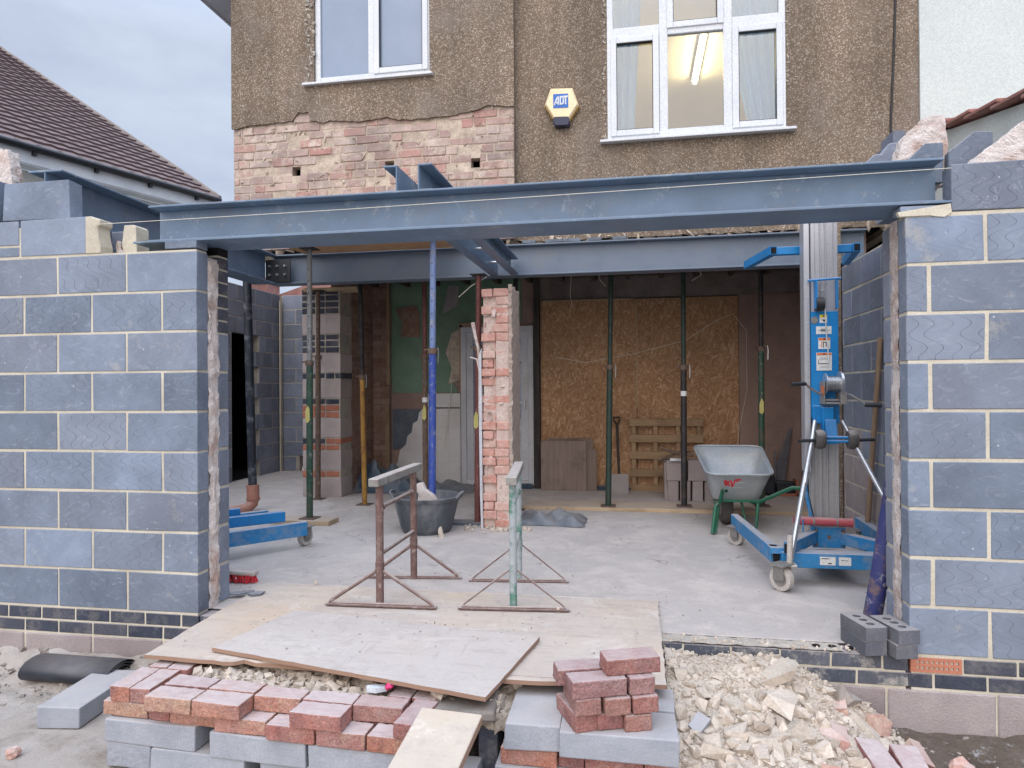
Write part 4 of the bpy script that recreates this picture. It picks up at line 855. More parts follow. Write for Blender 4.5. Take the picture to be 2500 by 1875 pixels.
# central broken pier
cpz = 2.13
pr = thing('broken_pier','ragged pink brick pier left standing in the middle of the floor','pier',(-1.2,2.62,0))
m = MB(); m2 = MB(); nrow = 27; ph_ = cpz/nrow
for k in range(nrow):
    z = k*ph_; dx = random.uniform(-.014,.014)
    wdt = .335 if k > 2 else .30
    xs = [(-1.335,-1.212),(-1.205,-1.09)] if k % 2 else [(-1.335,-1.235),(-1.228,-1.09)]
    for i, (a, b_) in enumerate(xs):
        rec = random.choice((0,.0,.02,.035,.05)) if i == 0 else random.choice((0,0,.01,.03))
        m.mm(a+dx*(i == 0)*.6, b_, 2.50+rec, 2.86, z+.004, z+ph_-.003, j=.005)
    m2.rock((-1.27+random.uniform(-.05,.03),2.525,z),(random.uniform(.06,.13),.03,.02)) if random.random() < .7 else None; m2.rock((-1.15+random.uniform(-.03,.03),2.515,z),(random.uniform(.05,.10),.03,.018)) if random.random() < .6 else None; 
    if random.random() < .12: m2.rock((random.uniform(-1.3,-1.15),2.505,z+.03),(random.uniform(.08,.14),.03,.05))
m.build('brickwork','brokenbrick',pr,bevel=.009,seg=2)
m2.mm(-1.325,-1.205,2.535,2.85,0,cpz-.02); m2.mm(-1.208,-1.095,2.512,2.85,0,cpz-.01); m2.build('mortar_joint','pinkmortar',pr)
m = MB(); vs_ = []
for k in range(81):
    z = cpz*k/80+.0
    for i in range(9):
        y = 2.50+.40*i/8; vs_.append((-1.062+.008*mn.noise(Vector((y*12,z*12,0)))+(.0 if i else random.uniform(-.006,.006)), y+(random.uniform(-.008,.01) if i in (0,8) else 0), z+(random.uniform(-.02,.03) if k == 80 else 0)))
b_ = len(vs_); vs_ += [(-1.092,v[1],v[2]) for v in vs_]
m.add(vs_, [(k*9+i,k*9+i+1,(k+1)*9+i+1,(k+1)*9+i) for k in range(80) for i in range(8)]+[(k*9,(k+1)*9,b_+(k+1)*9,b_+k*9) for k in range(80)]+[(720+i,720+i+1,b_+720+i+1,b_+720+i) for i in range(8)], .3)
m.build('render_face','dash_pale',pr,recalc=False)
m = MB(); vs_ = []
m.prism([(-1.352,0),(-1.335,0),(-1.338,.4),(-1.34,1.6),(-1.358,1.55),(-1.365,.9),(-1.36,.3)],2.5,2.8); m.build('plaster_edge','white_dirty',pr)
m = MB(); m.path([(-1.42,2.52,1.83),(-1.40,2.52,1.72),(-1.37,2.51,1.6),(-1.36,2.51,1.45)],[.019,.015,.013,.008],7); m.path([(-1.44,2.50,1.52),(-1.38,2.5,1.5),(-1.36,2.5,1.4),(-1.365,2.5,1.0)],[.006,.008,.006,.004],6); m.build('hanging_plaster','insul',pr)
m = MB()
for i in range(60): m.rock((-1.2+random.gauss(0,.14),2.45+random.gauss(0,.08),.008),(random.uniform(.01,.05),)*3)
one(m,'mortar_crumbs','rubble','loose mortar crumbs around the foot of the broken pier','debris',kind='stuff')

# ---------------------------------------------------------------- steelwork
def ibeam(mb, a, b, zb, h, wd, tf=.011, tw=.008):
    a = Vector((*a,0)); b = Vector((*b,0)); L = (b-a).length; c = (a+b)/2; an = math.atan2((b-a).y,(b-a).x)
    mb.box((c.x,c.y,zb+tf/2),(L,wd,tf),rot=(0,0,an),r=.5); mb.box((c.x,c.y,zb+h-tf/2),(L,wd,tf),rot=(0,0,an),r=.5); mb.box((c.x,c.y,zb+h/2),(L,tw,h-2*tf),rot=(0,0,an),r=.5)
fb = thing('steel_beam','long grey steel beam with a wide bottom plate across the front opening','steel beam',(-.7,.13,2.08))
m = MB(); ibeam(m,(-2.715,.13),(1.415,.13),2.0865,.206,.205); m.build('beam','steel',fb,bevel=.003,seg=2)
m = MB(); m.mm(-2.79,1.44,.0,.30,2.076,2.086,r=.5); m.build('bottom_plate','steel',fb,bevel=.001)
m = MB(); m.path([(-3.0,-.004,2.195),(-1.5,-.004,2.2),(0,-.004,2.215),(1.43,-.004,2.232)],.0016,4); one(m,'builders_line','string','thin pale string line stretched along the front steel beam','string')
lb_ = thing('steel_beam','grey steel beam running back along the left side, its end showing above the left wall','steel beam',(-3.4,1.4,2.28))
m = MB(); ibeam(m,(-3.49,.125),(-3.59,2.79),2.285,.292,.225,.014,.009); m.build('beam','steel',lb_,bevel=.004,seg=2)
m = MB(); m.box((-3.44,2.775,2.41),(.26,.014,.22),mi=0)
m.build('end_plate','black_steel',lb_)
m = MB()
for i in range(3):
    for j in range(2): m.tube((-3.52+i*.08,2.775,2.37+j*.085),(-3.52+i*.08,2.745,2.37+j*.085),.012,n=6)
m.build('bolt','bolt',lb_)
fa = thing('steel_beam','deep grey steel beam under the cut house wall at the back of the opening','steel beam',(-.8,2.88,2.28))
m = MB(); ibeam(m,(-3.55,2.885),(1.95,2.885),2.285,.29,.17,.014,.009); m.build('beam','steel_dark',fa,bevel=.003,seg=2)
for k in range(5): m = MB(); m.box((-.93+k*.2+random.uniform(-.04,.04),2.86,2.592),(random.choice((.12,.16,.1)),.12,.026),rot=(0,0,random.uniform(-.1,.1))); one(m,'slate_packer','slate','blue grey slate packer wedged between the back beam and the cut house wall','slate','slate packers in a row on the back beam')
def channel(xw, side, lab):
    o = thing('steel_channel',lab,'steel channel',(xw,1.4,2.29),0,'steel channels between front and back beams'); m = MB(); y0, y1 = .06, 2.795; x1 = xw+side*.078
    m.mm(xw,xw+side*.008,y0,y1,2.294,2.44,r=.4); m.mm(xw+side*.008,x1,y0,y1,2.294,2.304,r=.4); m.mm(xw+side*.008,x1,y0,y1,2.43,2.44,r=.4)
    m.build('channel','steel',o,bevel=.002); return o
c1 = channel(-1.243,-1,'left steel channel with its open side facing left, crossing over the front beam')
c2 = channel(-1.128,1,'right steel channel with its open side facing right, crossing over the front beam')
m = MB()
for y in (1.0,1.9,2.5): m.tube((-1.245,y,2.36),(-1.09,y,2.36),.009,n=8)
m.build('bolt','bolt',c2)

# ---------------------------------------------------------------- props
def prop(x, y, z0, z1, zs, lo_, up_m, lab, tx=None, ty=None, ro=.030, ri=.024, head=True, tape=None, base=True, pin=True, tag_=None):
    tx = x if tx is None else tx; ty = y if ty is None else ty
    o = thing('steel_prop', lab, 'steel prop', (x,y,z0), 0, 'adjustable steel props holding up the house')
    P_ = lambda z: Vector((x+(tx-x)*(z-z0)/(z1-z0), y+(ty-y)*(z-z0)/(z1-z0), z))
    m = MB(); m.tube(P_(z0+.006),P_(zs),ro,n=16); m.build('outer_tube',lo_,o,smooth=True)
    m = MB(); m.tube(P_(zs),P_(z1-.006),ri,n=16)
    m.build('inner_tube',up_m,o,smooth=True)
    m = MB()
    for k in range(int((z1-zs)/.11)-1):
        p = P_(zs+.09+k*.11)
        m.tube(p+Vector((0,-ri-.0012,0)),p+Vector((0,-ri+.004,0)),.006,n=8)
    if pin: m.build('pin_hole','dark',o)
    m = MB(); p = P_(zs); m.tube(p-Vector((0,0,.035)),p+Vector((0,0,.012)),ro+.009,n=16); m.tube(p+Vector((-.07,-.01,.0)),p+Vector((.06,-.01,-.0)),.007,n=8); c = m.build('collar','prop_rust',o,smooth=True)
    m = MB(); m.path([p+Vector((.055,-.03,.02)),p+Vector((.062,-.03,-.02)),p+Vector((.058,-.035,-.12))],.004,6); sub(m,'pin','bolt',c)
    if base: m = MB(); m.mm(x-.075,x+.075,y-.075,y+.075,z0,z0+.007); m.build('base_plate','prop_rust',o)
    if head: m = MB(); m.mm(tx-.07,tx+.07,ty-.07,ty+.07,z1-.007,z1); m.build('head_plate','prop_dark',o)
    if tape: m = MB(); m.prism([(x-.021,tape-.07),(x+.002,tape-.09),(x+.022,tape-.06),(x+.02,tape+.04),(x,tape+.075),(x-.02,tape+.02)],y-ro-.006,y-ro-.001); m.build('paint_mark','yellow_tape',o)
    if tag_: m = MB(); m.tube(P_(tag_),P_(tag_+.05),ro+.0012,n=16); m.build('sticker','paper',o)
    return o
prop(-2.99,2.514,.045,2.555,1.50,'prop_green','prop_grey','steel prop with green outer tube on a timber pad, in front of the striped pier',-2.975,2.51,tape=1.02)
prop(-3.547,3.823,0,2.365,1.62,'prop_rust','prop_rust','brown rusty steel prop close in front of the striped pier',-3.53,3.82,tape=None)
prop(-2.871,3.542,0,2.60,1.38,'prop_yellow','prop_dark','steel prop with yellow lower half beside the brown brick wall',-2.91,3.54,ro=.027)
prop(-2.175,3.5,0,2.60,1.585,'prop_rust','prop_red','thin dark red steel prop just left of the blue one',tape=1.0,tag_=1.1)
prop(-1.745,2.3,0,2.555,1.58,'prop_blue','prop_wash','bright blue steel prop behind the black trug',-1.717,2.3,ro=.032,ri=.027)
prop(-1.43,2.70,0,2.288,1.62,'prop_red','prop_red','red oxide steel prop with a row of pin holes, left of the broken pier',-1.405,2.70,tape=.96)
prop(-.275,3.575,.04,2.60,1.46,'prop_bg','prop_bg','dark green steel prop in front of the left strand board',-.225,3.575)
prop(.481,3.678,.04,2.60,1.45,'prop_dark','prop_bg','black steel prop with a white sticker right of the pallet',.49,3.68,tag_=1.15)
prop(1.25,3.80,.04,2.60,1.63,'prop_green','prop_dark','steel prop with green foot and yellow mark behind the wheelbarrow',1.26,3.80,tape=1.05)
prop(-1.19,3.45,0,2.60,1.50,'prop_rust','prop_dark','dark steel prop mostly hidden behind the broken pier')
# leaning prop at the right wall
lpn = thing('steel_prop','navy and rust coloured prop tube leaning in the corner by the right wall','steel prop',(1.255,.42,0))
m = MB(); m.path([(1.195,.40,0),(1.24,.38,.30),(1.32,.33,1.0)],[.045,.044,.036],16); m.build('outer_tube','prop_navy',lpn,smooth=True)
m = MB(); m.tube((1.32,.33,1.0),(1.36,.30,1.35),.026,n=12); m.build('inner_tube','prop_navy',lpn,smooth=True)
# board over the props and timbers
m = MB(); m.mm(-3.15,-1.62,1.95,2.75,2.557,2.578); one(m,'shutter_board','plyorange','orange plywood board lying on the green and blue props behind the front beam','board')
m = MB(); m.mm(-3.34,-2.75,2.40,2.62,.0,.042,j=.003); one(m,'timber_pad','wood','pale timber pad under the foot of the green prop','timber',bevel=.003)
m = MB(); m.mm(-1.15,1.72,3.50,3.90,.0,.036); one(m,'sole_board','wood','long pale sole board under the row of back props','timber',bevel=.003)
m = MB(); m.mm(-1.95,-1.38,2.6,2.78,.0,.02,j=.004); m.box((-1.65,2.62,.012),(.55,.03,.02),rot=(0,0,.03)); one(m,'steel_offcut','slate','flat grey offcut on the floor left of the broken pier','offcut')
# soil pipe
sp2 = thing('soil_pipe','black smeared pipe standing in a clay drain bend behind the left wall','pipe',(-3.86,3.0,0))
m = MB(); m.path([(-3.87,3.02,.2),(-3.89,3.02,1.0),(-3.915,3.02,2.0),(-3.935,3.02,2.9)],.043,16); m.build('pipe','tarred',sp2,smooth=True)
m = MB(); m.tube((-3.866,3.02,.10),(-3.87,3.02,.27),.062,n=20); m.tube((-3.866,3.02,.12),(-3.866,3.02,.135),.07,n=20)
m.path([(-3.866,3.02,.14),(-3.866,3.01,.08),(-3.90,2.95,.035),(-3.99,2.85,.02),(-4.2,2.72,.015)],.055,16); m.build('drain_bend','clay',sp2,smooth=True)

# ---------------------------------------------------------------- trestles
def trestle(lab, mt, posts, base, zt, brace, head_dir, rr=.022, br=.011, rung_mat=None, paint=None):
    (xa,ya),(xb,yb) = posts; o = thing('builders_trestle',lab,'trestle',((xa+xb)/2,(ya+yb)/2,0),0,'builders trestles on the floor')
    for (x,y),(l,r_) in zip(posts, base):
        bz = .0235 if y < .5 else .0
        m = MB(); m.tube((x,y,bz),(x,y,zt-.04),rr,n=16); m.tube((x,y,.22),(x,y,.27),rr+.003,n=16); m.build('leg',mt,o,smooth=True)
        m = MB(); m.box(((l[0]+r_[0])/2,(l[1]+r_[1])/2,bz+.006),(math.hypot(r_[0]-l[0],r_[1]-l[1])+.04,.032,.008),rot=(0,0,math.atan2(r_[1]-l[1],r_[0]-l[0]))); m.tube((l[0],l[1],bz+.014),(r_[0],r_[1],bz+.014),.008); m.build('foot_bar',mt if not paint else 'tr_red',o)
        for e in (l, r_):
            m = MB(); k = rr/math.hypot(e[0]-x,e[1]-y); m.path([(x+(e[0]-x)*k,y+(e[1]-y)*k,brace),(e[0]*.95+x*.05,e[1]*.95+y*.05,bz+.03),(e[0],e[1],bz+.012)],br,8); m.build('brace','tr_red',o,smooth=True)
    hd = Vector((xb-xa,yb-ya,0)); L = hd.length; hd.normalize(); c = Vector(((xa+xb)/2,(ya+yb)/2,zt-.018)); an = math.atan2(hd.y,hd.x)
    m = MB(); m.box(c,(L+.19,.06,.045),rot=(0,0,an)); m.build('head_bar','tr_head',o,bevel=.004)
    if paint:
        pass
    for zz, rd in ((zt-.17,.013),(.31,.014)):
        if paint and zz < .5: pass
        m = MB(); m.tube((xa,ya,zz),(xb,yb,zz),rd,n=10)
        if zz > .5: m.tube(Vector((xa,ya,zz))+hd*.03,Vector((xa,ya,zz))+hd*.055,rd+.007); m.tube(Vector((xb,yb,zz))-hd*.08,Vector((xb,yb,zz))-hd*.055,rd+.007); m.path([Vector((xa,ya,zz))+hd*.05,Vector((xa,ya,zz-.05))+hd*.06,Vector((xa,ya,zz-.07))+hd*.03],.004,6)
        m.build('rung',mt,o,smooth=True)
    return o
trestle('rusty red folding trestle standing on the slab near the left side','tr_red',[(-1.424,.244),(-1.432,.868)],[((-1.71,.205),(-1.11,.231)),((-1.72,.84),(-1.141,.905))],.742,.215,None)
trestle('green and grey folding trestle seen end on, right of the rusty one','tr_green',[(-.672,.31),(-.742,.91)],[((-.95,.25),(-.381,.300)),((-1.04,.865),(-.443,.925))],.755,.235,None,rr=.021,br=.0055,paint=True)

# ---------------------------------------------------------------- trug, barrow
tr = thing('rubber_trug','black ribbed rubber trug holding a chunk of plaster, behind the rusty trestle','trug',(-1.80,2.33,0))
m = MB(); prof = [(0,.012),(.19,.012),(.205,.0),(.212,.02)]
for k in range(26): z = .03+k*.0095; prof += [(.213+.075*z/.31,z),(.2165+.075*z/.31,z+.0045)]
prof += [(.296,.285),(.305,.312),(.298,.316),(.285,.30),(.205,.03),(0,.02)]
m.lathe(prof,(-1.80,2.33,0),48,r=.5); m.build('tub','trug',tr,smooth=True)
for s_ in (-1,1):
    m = MB(); m.path([(-1.80+s_*.285,2.25,.30),(-1.80+s_*.315,2.27,.335),(-1.80+s_*.325,2.33,.345),(-1.80+s_*.315,2.39,.335),(-1.80+s_*.285,2.41,.30)],.013,8); m.build('handle','trug',tr,smooth=True)
m = MB(); m.prism([(-1.86,.20),(-1.83,.34),(-1.89,.40),(-1.84,.43),(-1.80,.44),(-1.77,.38),(-1.70,.33),(-1.68,.30),(-1.66,.20)],2.20,2.26,j=.006); one(m,'plaster_chunk','insul','torn cream plaster chunk sticking up out of the black trug','plaster',bevel=.006)
wb = thing('wheelbarrow','galvanised wheelbarrow with green frame parked facing the back wall','wheelbarrow',(.85,2.8,0))
m = MB()
rimF, rimB = .50, .64     # z of rim near the handles and at the nose
def ring(pts, z): return [(x,y,z_ if z is None else z) for x,y,z_ in pts]
def rr4(x0,x1,y0,y1,r_,zf,zb,n=6,xt=0):
    out = []
    for cx_,cy_,a0 in ((x1-r_,y0+r_,-90),(x1-r_-xt,y1-r_,0),(x0+r_+xt,y1-r_,90),(x0+r_,y0+r_,180)):
        for i in range(n+1):
            a = R(a0+90*i/n); x = cx_+r_*math.cos(a); y = cy_+r_*math.sin(a); out.append((x,y,zf+(zb-zf)*(y-y0)/(y1-y0)))
    return out
rings = [rr4(.585,1.135,2.52,3.38,.09,.505,.675,xt=-.035),rr4(.605,1.115,2.54,3.35,.085,.495,.66,xt=-.025),rr4(.665,1.04,2.68,3.02,.08,.275,.285)]
n = len(rings[0]); vs_ = []
prof_ = [0,1]
full = [rings[0],rings[1]]+[[tuple(a[i]+(b[i]-a[i])*t for i in range(3)) for a,b in zip(rings[1],rings[2])] for t in (.3,.6,.85)]+[rings[2]]
for rg in full: vs_ += rg
fs = [(k*n+i,k*n+(i+1)%n,(k+1)*n+(i+1)%n,(k+1)*n+i) for k in range(len(full)-1) for i in range(n)]+[tuple(range((len(full)-1)*n,len(full)*n))]
m.add(vs_, fs, .5); t_ = m.build('tray','zinc',wb,smooth=True,recalc=False)
q = t_.modifiers.new('th','SOLIDIFY'); q.thickness = .006
m = MB(); m.path([(*p[:2],p[2]+.002) for p in rings[0]]+[(*rings[0][0][:2],rings[0][0][2]+.002)],.008,8); m.build('tray_rim','zinc',wb,smooth=True)
for side, lab in ((0,''),(1,'')):
    m = MB()
    if side == 0: m.path([(.728,2.38,.39),(.726,2.46,.392),(.72,2.55,.37),(.70,2.60,.25),(.68,2.75,.235),(.72,3.2,.22),(.77,3.45,.2)],.016,10); hd_ = (.728,2.38,.39)
    else: m.path([(1.30,2.36,.425),(1.25,2.42,.42),(1.16,2.5,.36),(1.03,2.62,.27),(1.0,2.75,.24),(.93,3.2,.22),(.86,3.45,.2)],.016,10); hd_ = (1.30,2.36,.425)
    hh = m.build('handle_bar','wb_green',wb,smooth=True); m = MB(); d_ = Vector((-.0,-1,0)) if side == 0 else Vector((.6,-.75,.1)).normalized(); m.tube(Vector(hd_)+d_*.0012,Vector(hd_)-d_*.003,.011,n=10); sub(m,'bore','dark',hh)
m = MB(); m.path([(.70,2.62,.25),(.665,2.56,.24),(.628,2.52,.01),(.64,2.53,.012),(.69,2.60,.22)],.014,10); m.path([(.66,2.56,.22),(.635,2.53,.02),(.655,2.54,.02),(.69,2.62,.22)],.017,8); m.build('leg','wb_green',wb,smooth=True)
m = MB(); m.path([(1.02,2.64,.26),(1.00,2.61,.1),(.985,2.60,.01)],.014,10); m.path([(.90,2.8,.26),(.93,2.76,.1),(.95,2.72,.01)],.011,8); m.build('leg','wb_green',wb,smooth=True)
m = MB(); m.mm(.70,1.03,2.62,2.66,.262,.282); m.build('cross_bar','wb_green',wb); m = MB(); m.mm(.70,1.0,2.9,2.95,.255,.275); m.build('cross_bar','wb_green',wb)
m = MB()
wp = [(.10,-.045),(.16,-.05),(.18,-.035),(.19,0),(.18,.035),(.16,.05),(.10,.045)]
m.lathe([(a,b) for a,b in wp],(.80,3.02+.0,.185),28,'X',r=.5); m.tube((.75,3.02,.185),(.85,3.02,.185),.1,n=20,mi=1); m.build('wheel',['tyre','castor_grey'],wb,smooth=True)
m = MB(); y_ = 2.545; cx0 = .735     # hand painted red mark and worn white print on the tray end
def seg2(a, b, w_=.005, mi=0):
    A = Vector((a[0],0,a[1])); B = Vector((b[0],0,b[1])); d_ = (B-A).normalized(); n_ = Vector((-d_.z,0,d_.x))*w_
    yy = lambda z: 2.54+(.495-z)*.64-.009
    q_ = [A+n_,A-n_,B-n_,B+n_]; m.add([(p.x,yy(p.z),p.z) for p in q_], [(0,1,2,3)], .5, mi)
P0 = [(.735,.448),(.748,.412),(.752,.445),(.768,.448),(.757,.425),(.770,.412)]
for a, b in ((P0[0],P0[1]),(P0[0],P0[2]),(P0[1],P0[2]),(P0[2],P0[4]),(P0[3],P0[4]),(P0[4],P0[5]),((.775,.452),(.785,.405)),((.785,.405),(.797,.44)),((.797,.44),(.80,.455)),((.80,.455),(.835,.458)),((.815,.456),(.812,.44))): seg2(((a[0]-.735)*1.35+.735,(a[1]-.43)*1.3+.425),((b[0]-.735)*1.35+.735,(b[1]-.43)*1.3+.425),.007)
seg2((.82,.43),(.90,.435),.002,1); seg2((.78,.385),(.88,.39),.0015,1)
m.build('painted_mark',['red','paper'],wb,recalc=False)

# ---------------------------------------------------------------- material lift
def castor(par, c, r_, yaw, plate=True):
    cx_, cy_, cz_ = c; d_ = Vector((math.cos(yaw),math.sin(yaw),0)); m = MB(); ctr = Vector(c)
    m.tube(ctr-d_*.02,ctr+d_*.02,r_,n=26,mi=0); m.tube(ctr-d_*.022,ctr+d_*.022,r_*.62,n=20,mi=1); m.tube(ctr-d_*.03,ctr+d_*.03,r_*.2,n=10,mi=1)
    o = m.build('castor_wheel',['castor','castor_grey'],par,smooth=True)
    m = MB()
    for s_ in (-1,1): p = ctr+d_*.034*s_; m.box((p.x,p.y,p.z+r_*.55),(.006,r_*1.0,r_*1.25),rot=(0,0,yaw))
    m.box((cx_,cy_,cz_+r_*1.2),(.11,.10,.01),rot=(0,0,yaw)); m.build('castor_fork','castor_grey',par); return o
lf = thing('material_lift','tall blue and aluminium hand winch lift standing at the right of the opening','material lift',(1.27,1.4,0))
MX0, MX1, MYf = 1.165, 1.345, 1.55
def extr(x0,x1,yf,dep,z0,z1,nm,mt,ribs):
    m = MB(); m.mm(x0,x1,yf,yf+dep,z0,z1,r=.5)
    for a,b in ribs: m.mm(x0+(x1-x0)*a,x0+(x1-x0)*b,yf-.012,yf,z0,z1,r=.5)
    return m.build(nm,mt,lf,bevel=.003)
extr(1.185,1.362,1.555,.10,.19,2.6,'mast','alu_dusty',((0,.12),(.28,.40),(.56,.62),(.88,1)))
extr(1.178,1.352,1.50,.05,1.0,2.55,'mast_section','alu',((0,.16),(.34,.40),(.52,.58),(.84,1)))
m = MB(); m.mm(1.130,1.168,1.47,1.58,.66,2.5,r=.5); o_ = m.build('side_rail','alu',lf,bevel=.004)
m = MB()
for i in range(26): z = 1.12+i*.028; m.mm(1.150,1.158,1.466,1.47,z,z+random.choice((.012,.018)))
sub(m,'rail_print','greyink',o_)
m = MB(); m.mm(1.172,1.346,1.47,1.484,1.03,1.745,r=.5); pl = m.build('carriage_plate','lift_blue',lf,bevel=.003)
def stick(x0,x1,z0,z1,parts):
    m = MB(); m.mm(x0,x1,1.4665,1.4695,z0,z1,r=.5,mi=0)
    for (a,b,c_,d,k) in parts: m.mm(x0+(x1-x0)*a,x0+(x1-x0)*b,1.4650,1.4664,z0+(z1-z0)*c_,z0+(z1-z0)*d,r=.5,mi=k)
    sub(m,'sticker',['paper','orange','ink','greyink','pyellow'],pl)
stick(1.228,1.275,1.665,1.72,[(0,.98,.68,1,4),(.4,.6,.74,.92,2),(.25,.45,.3,.5,3),(.45,.75,.15,.4,2)])
stick(1.205,1.302,1.59,1.642,[(.12,.9,.44,.56,3),(.3,.7,.3,.7,3)])
stick(1.218,1.293,1.49,1.565,[(.03,.97,.78,.98,1),(.45,.56,.8,.95,2),(.25,.32,.2,.7,1),(.4,.46,.1,.68,2),(.5,.7,.55,.62,2),(.62,.68,.2,.6,2),(.72,.76,.3,.7,2)])
stick(1.205,1.302,1.345,1.465,[(.03,.97,.86,.98,1),(.45,.55,.88,.96,2),(.15,.9,.62,.66,3),(.25,.6,.7,.73,3),(.13,.16,.38,.58,2),(.13,.85,.36,.40,2),(.82,.85,.36,.48,2),(.2,.8,.15,.17,3),(.2,.8,.22,.24,3)])
m = MB(); m.tube((1.195,1.4665,1.685),(1.195,1.4695,1.685),.024,n=16); sub(m,'round_badge','castor_grey',pl)
# pulley and brackets
m = MB(); m.mm(1.196,1.208,1.43,1.49,1.76,1.95); m.mm(1.330,1.340,1.44,1.49,1.76,1.95); m.tube((1.15,1.45,1.95),(1.36,1.45,1.96),.008); m.tube((1.20,1.45,1.79),(1.25,1.45,1.79),.045,n=20,mi=1); m.build('pulley',['lift_blue','black_steel'],lf)
m = MB(); m.path([(1.235,1.43,1.88),(1.25,1.43,1.86),(1.252,1.43,1.80),(1.262,1.44,1.6),(1.278,1.43,1.36)],.004,6); m.path([(1.228,1.43,1.88),(1.245,1.428,1.885),(1.252,1.43,1.83)],.008,6); m.build('winch_cable','bolt',lf,smooth=True)
m = MB(); m.tube((1.22,1.452,1.955),(1.33,1.452,1.958),.006); m.build('retaining_pin','bolt',lf)
# winch
m = MB(); m.mm(1.222,1.232,1.36,1.47,1.12,1.27); m.mm(1.322,1.36,1.34,1.47,1.12,1.2); m.mm(1.232,1.322,1.37,1.46,1.14,1.155); m.mm(1.232,1.322,1.35,1.36,1.12,1.135); wi = m.build('winch_frame','castor_grey',lf,bevel=.003)
m = MB(); m.tube((1.245,1.39,1.255),(1.325,1.39,1.255),.047,n=24); 
for i in range(9): m.tube((1.250+i*.0075,1.39,1.255),(1.2535+i*.0075,1.39,1.255),.052,n=24)
sub(m,'drum','bolt',wi,smooth=True)
m = MB(); m.tube((1.236,1.39,1.255),(1.24,1.39,1.255),.07,n=26); sub(m,'drum_flange','chrome',wi,smooth=True)
m = MB(); m.tube((1.325,1.39,1.255),(1.340,1.39,1.255),.082,n=28); sub(m,'drum_flange','chrome',wi,smooth=True)
m = MB(); m.mm(1.2205,1.2215,1.35,1.42,1.18,1.24); sub(m,'winch_label','orange',wi)
m = MB(); m.path([(1.23,1.38,1.19),(1.19,1.36,1.192),(1.12,1.32,1.235),(1.098,1.31,1.258)],.008,8); m.tube((1.098,1.31,1.256),(1.005,1.285,1.254),.013,n=12,mi=1); m.build('winch_handle',['castor_grey','black'],lf,smooth=True)
m = MB(); m.path([(1.36,1.38,1.18),(1.39,1.37,1.18),(1.445,1.33,1.14),(1.465,1.32,1.12)],.008,8); m.tube((1.46,1.32,1.118),(1.555,1.30,1.115),.015,n=12,mi=1); m.build('winch_handle',['castor_grey','black'],lf,smooth=True)
# tilted lower bracket with the transport wheels
m = MB(); m.mm(1.178,1.345,1.455,1.50,.99,1.11); m.mm(1.225,1.295,1.40,1.46,.90,1.10); m.box((1.265,1.36,.94),(.07,.03,.16),rot=(-.25,0,0)); m.build('lower_bracket','lift_blue',lf,bevel=.004)
for x in (1.188,1.385):
    m = MB(); m.lathe([(.028,-.026),(.055,-.028),(.062,-.014),(.064,0),(.062,.014),(.055,.028),(.028,.026)],(x,1.33,.892),24,'X',r=.5); m.tube((x-.022,1.33,.892),(x+.022,1.33,.892),.03,n=14,mi=1); m.build('transport_wheel',['tyre','castor_grey'],lf,smooth=True)
m = MB(); m.tube((1.20,1.33,.905),(1.36,1.33,.905),.010); m.tube((1.20,1.33,.88),(1.36,1.33,.88),.010); m.build('axle','lift_blue',lf)
for a,b in (((1.05,1.31,.883),(1.155,1.32,.886)),((1.418,1.32,.89),(1.515,1.31,.894))):
    m = MB(); m.tube(a,b,.011,n=10); m.build('hand_grip','black',lf,smooth=True)
# stabiliser struts
m = MB(); m.tube((1.175,1.40,1.01),(1.065,1.2,.62),.014,n=12); m.tube((1.155,1.36,.93),(.925,.985,.18),.017,n=12); m.build('strut','chrome',lf,smooth=True)
m = MB(); m.tube((1.345,1.40,1.01),(1.385,1.34,.90),.012,n=12); m.tube((1.40,1.32,.86),(1.575,1.0,.35),.015,n=12); m.build('strut','chrome',lf,smooth=True)
# base
m = MB(); m.box((1.255,1.13,.158),(.72,.10,.095)); m.build('cross_member','lift_blue_dusty',lf,bevel=.004)
m = MB()
for (x0_,lab2) in ((1.118,0),(1.228,1)): m.mm(x0_-.0,x0_+(.09 if not lab2 else .07),1.075,1.0785,.135,.185)
m.build('sticker','paper',lf); m = MB(); m.mm(1.126,1.17,1.0735,1.0749,.172,.177); m.mm(1.165,1.185,1.0735,1.0749,.143,.15); m.mm(1.24,1.28,1.0735,1.0749,.165,.168); m.build('sticker_print','ink',lf)
m = MB(); m.mm(1.14,1.35,1.16,1.58,.10,.12); m.mm(1.165,1.37,1.44,1.455,.16,.30); m.build('base_plate','lift_blue_dusty',lf,bevel=.003)
m = MB()
for x,z in ((1.185,.275),(1.352,.275),(1.185,.185),(1.352,.185),(1.265,.235)): m.tube((x,1.43,z),(x,1.44,z),.012,n=8)
m.build('bolt','prop_rust',lf)
def arm(a, b, w_, h_, z): 
    a = Vector((*a,z)); b = Vector((*b,z)); c = (a+b)/2; m.box(c,((b-a).length,w_,h_),rot=(0,0,math.atan2(b.y-a.y,b.x-a.x)))
m = MB(); arm((1.20,1.50),(.93,1.06),.06,.08,.235); m.build('outrigger_arm','lift_blue_dusty',lf,bevel=.003)
m = MB(); arm((1.33,1.50),(1.62,1.06),.06,.08,.225); m.build('outrigger_arm','lift_blue_dusty',lf,bevel=.003)
m = MB(); arm((.865,1.15),(.775,2.27),.055,.10,.175); l1 = m.build('leg','lift_blue_dusty',lf,bevel=.004)
m = MB(); m.box((.868,1.118,.175),(.036,.004,.075),rot=(0,0,.08)); sub(m,'open_end','dark',l1)
m = MB(); m.mm(.927,.975,1.02,1.06,.20,.265) if False else m.box((.922,1.045,.235),(.036,.012,.055),rot=(0,0,-.55)); sub(m,'arm_end','dark',l1)
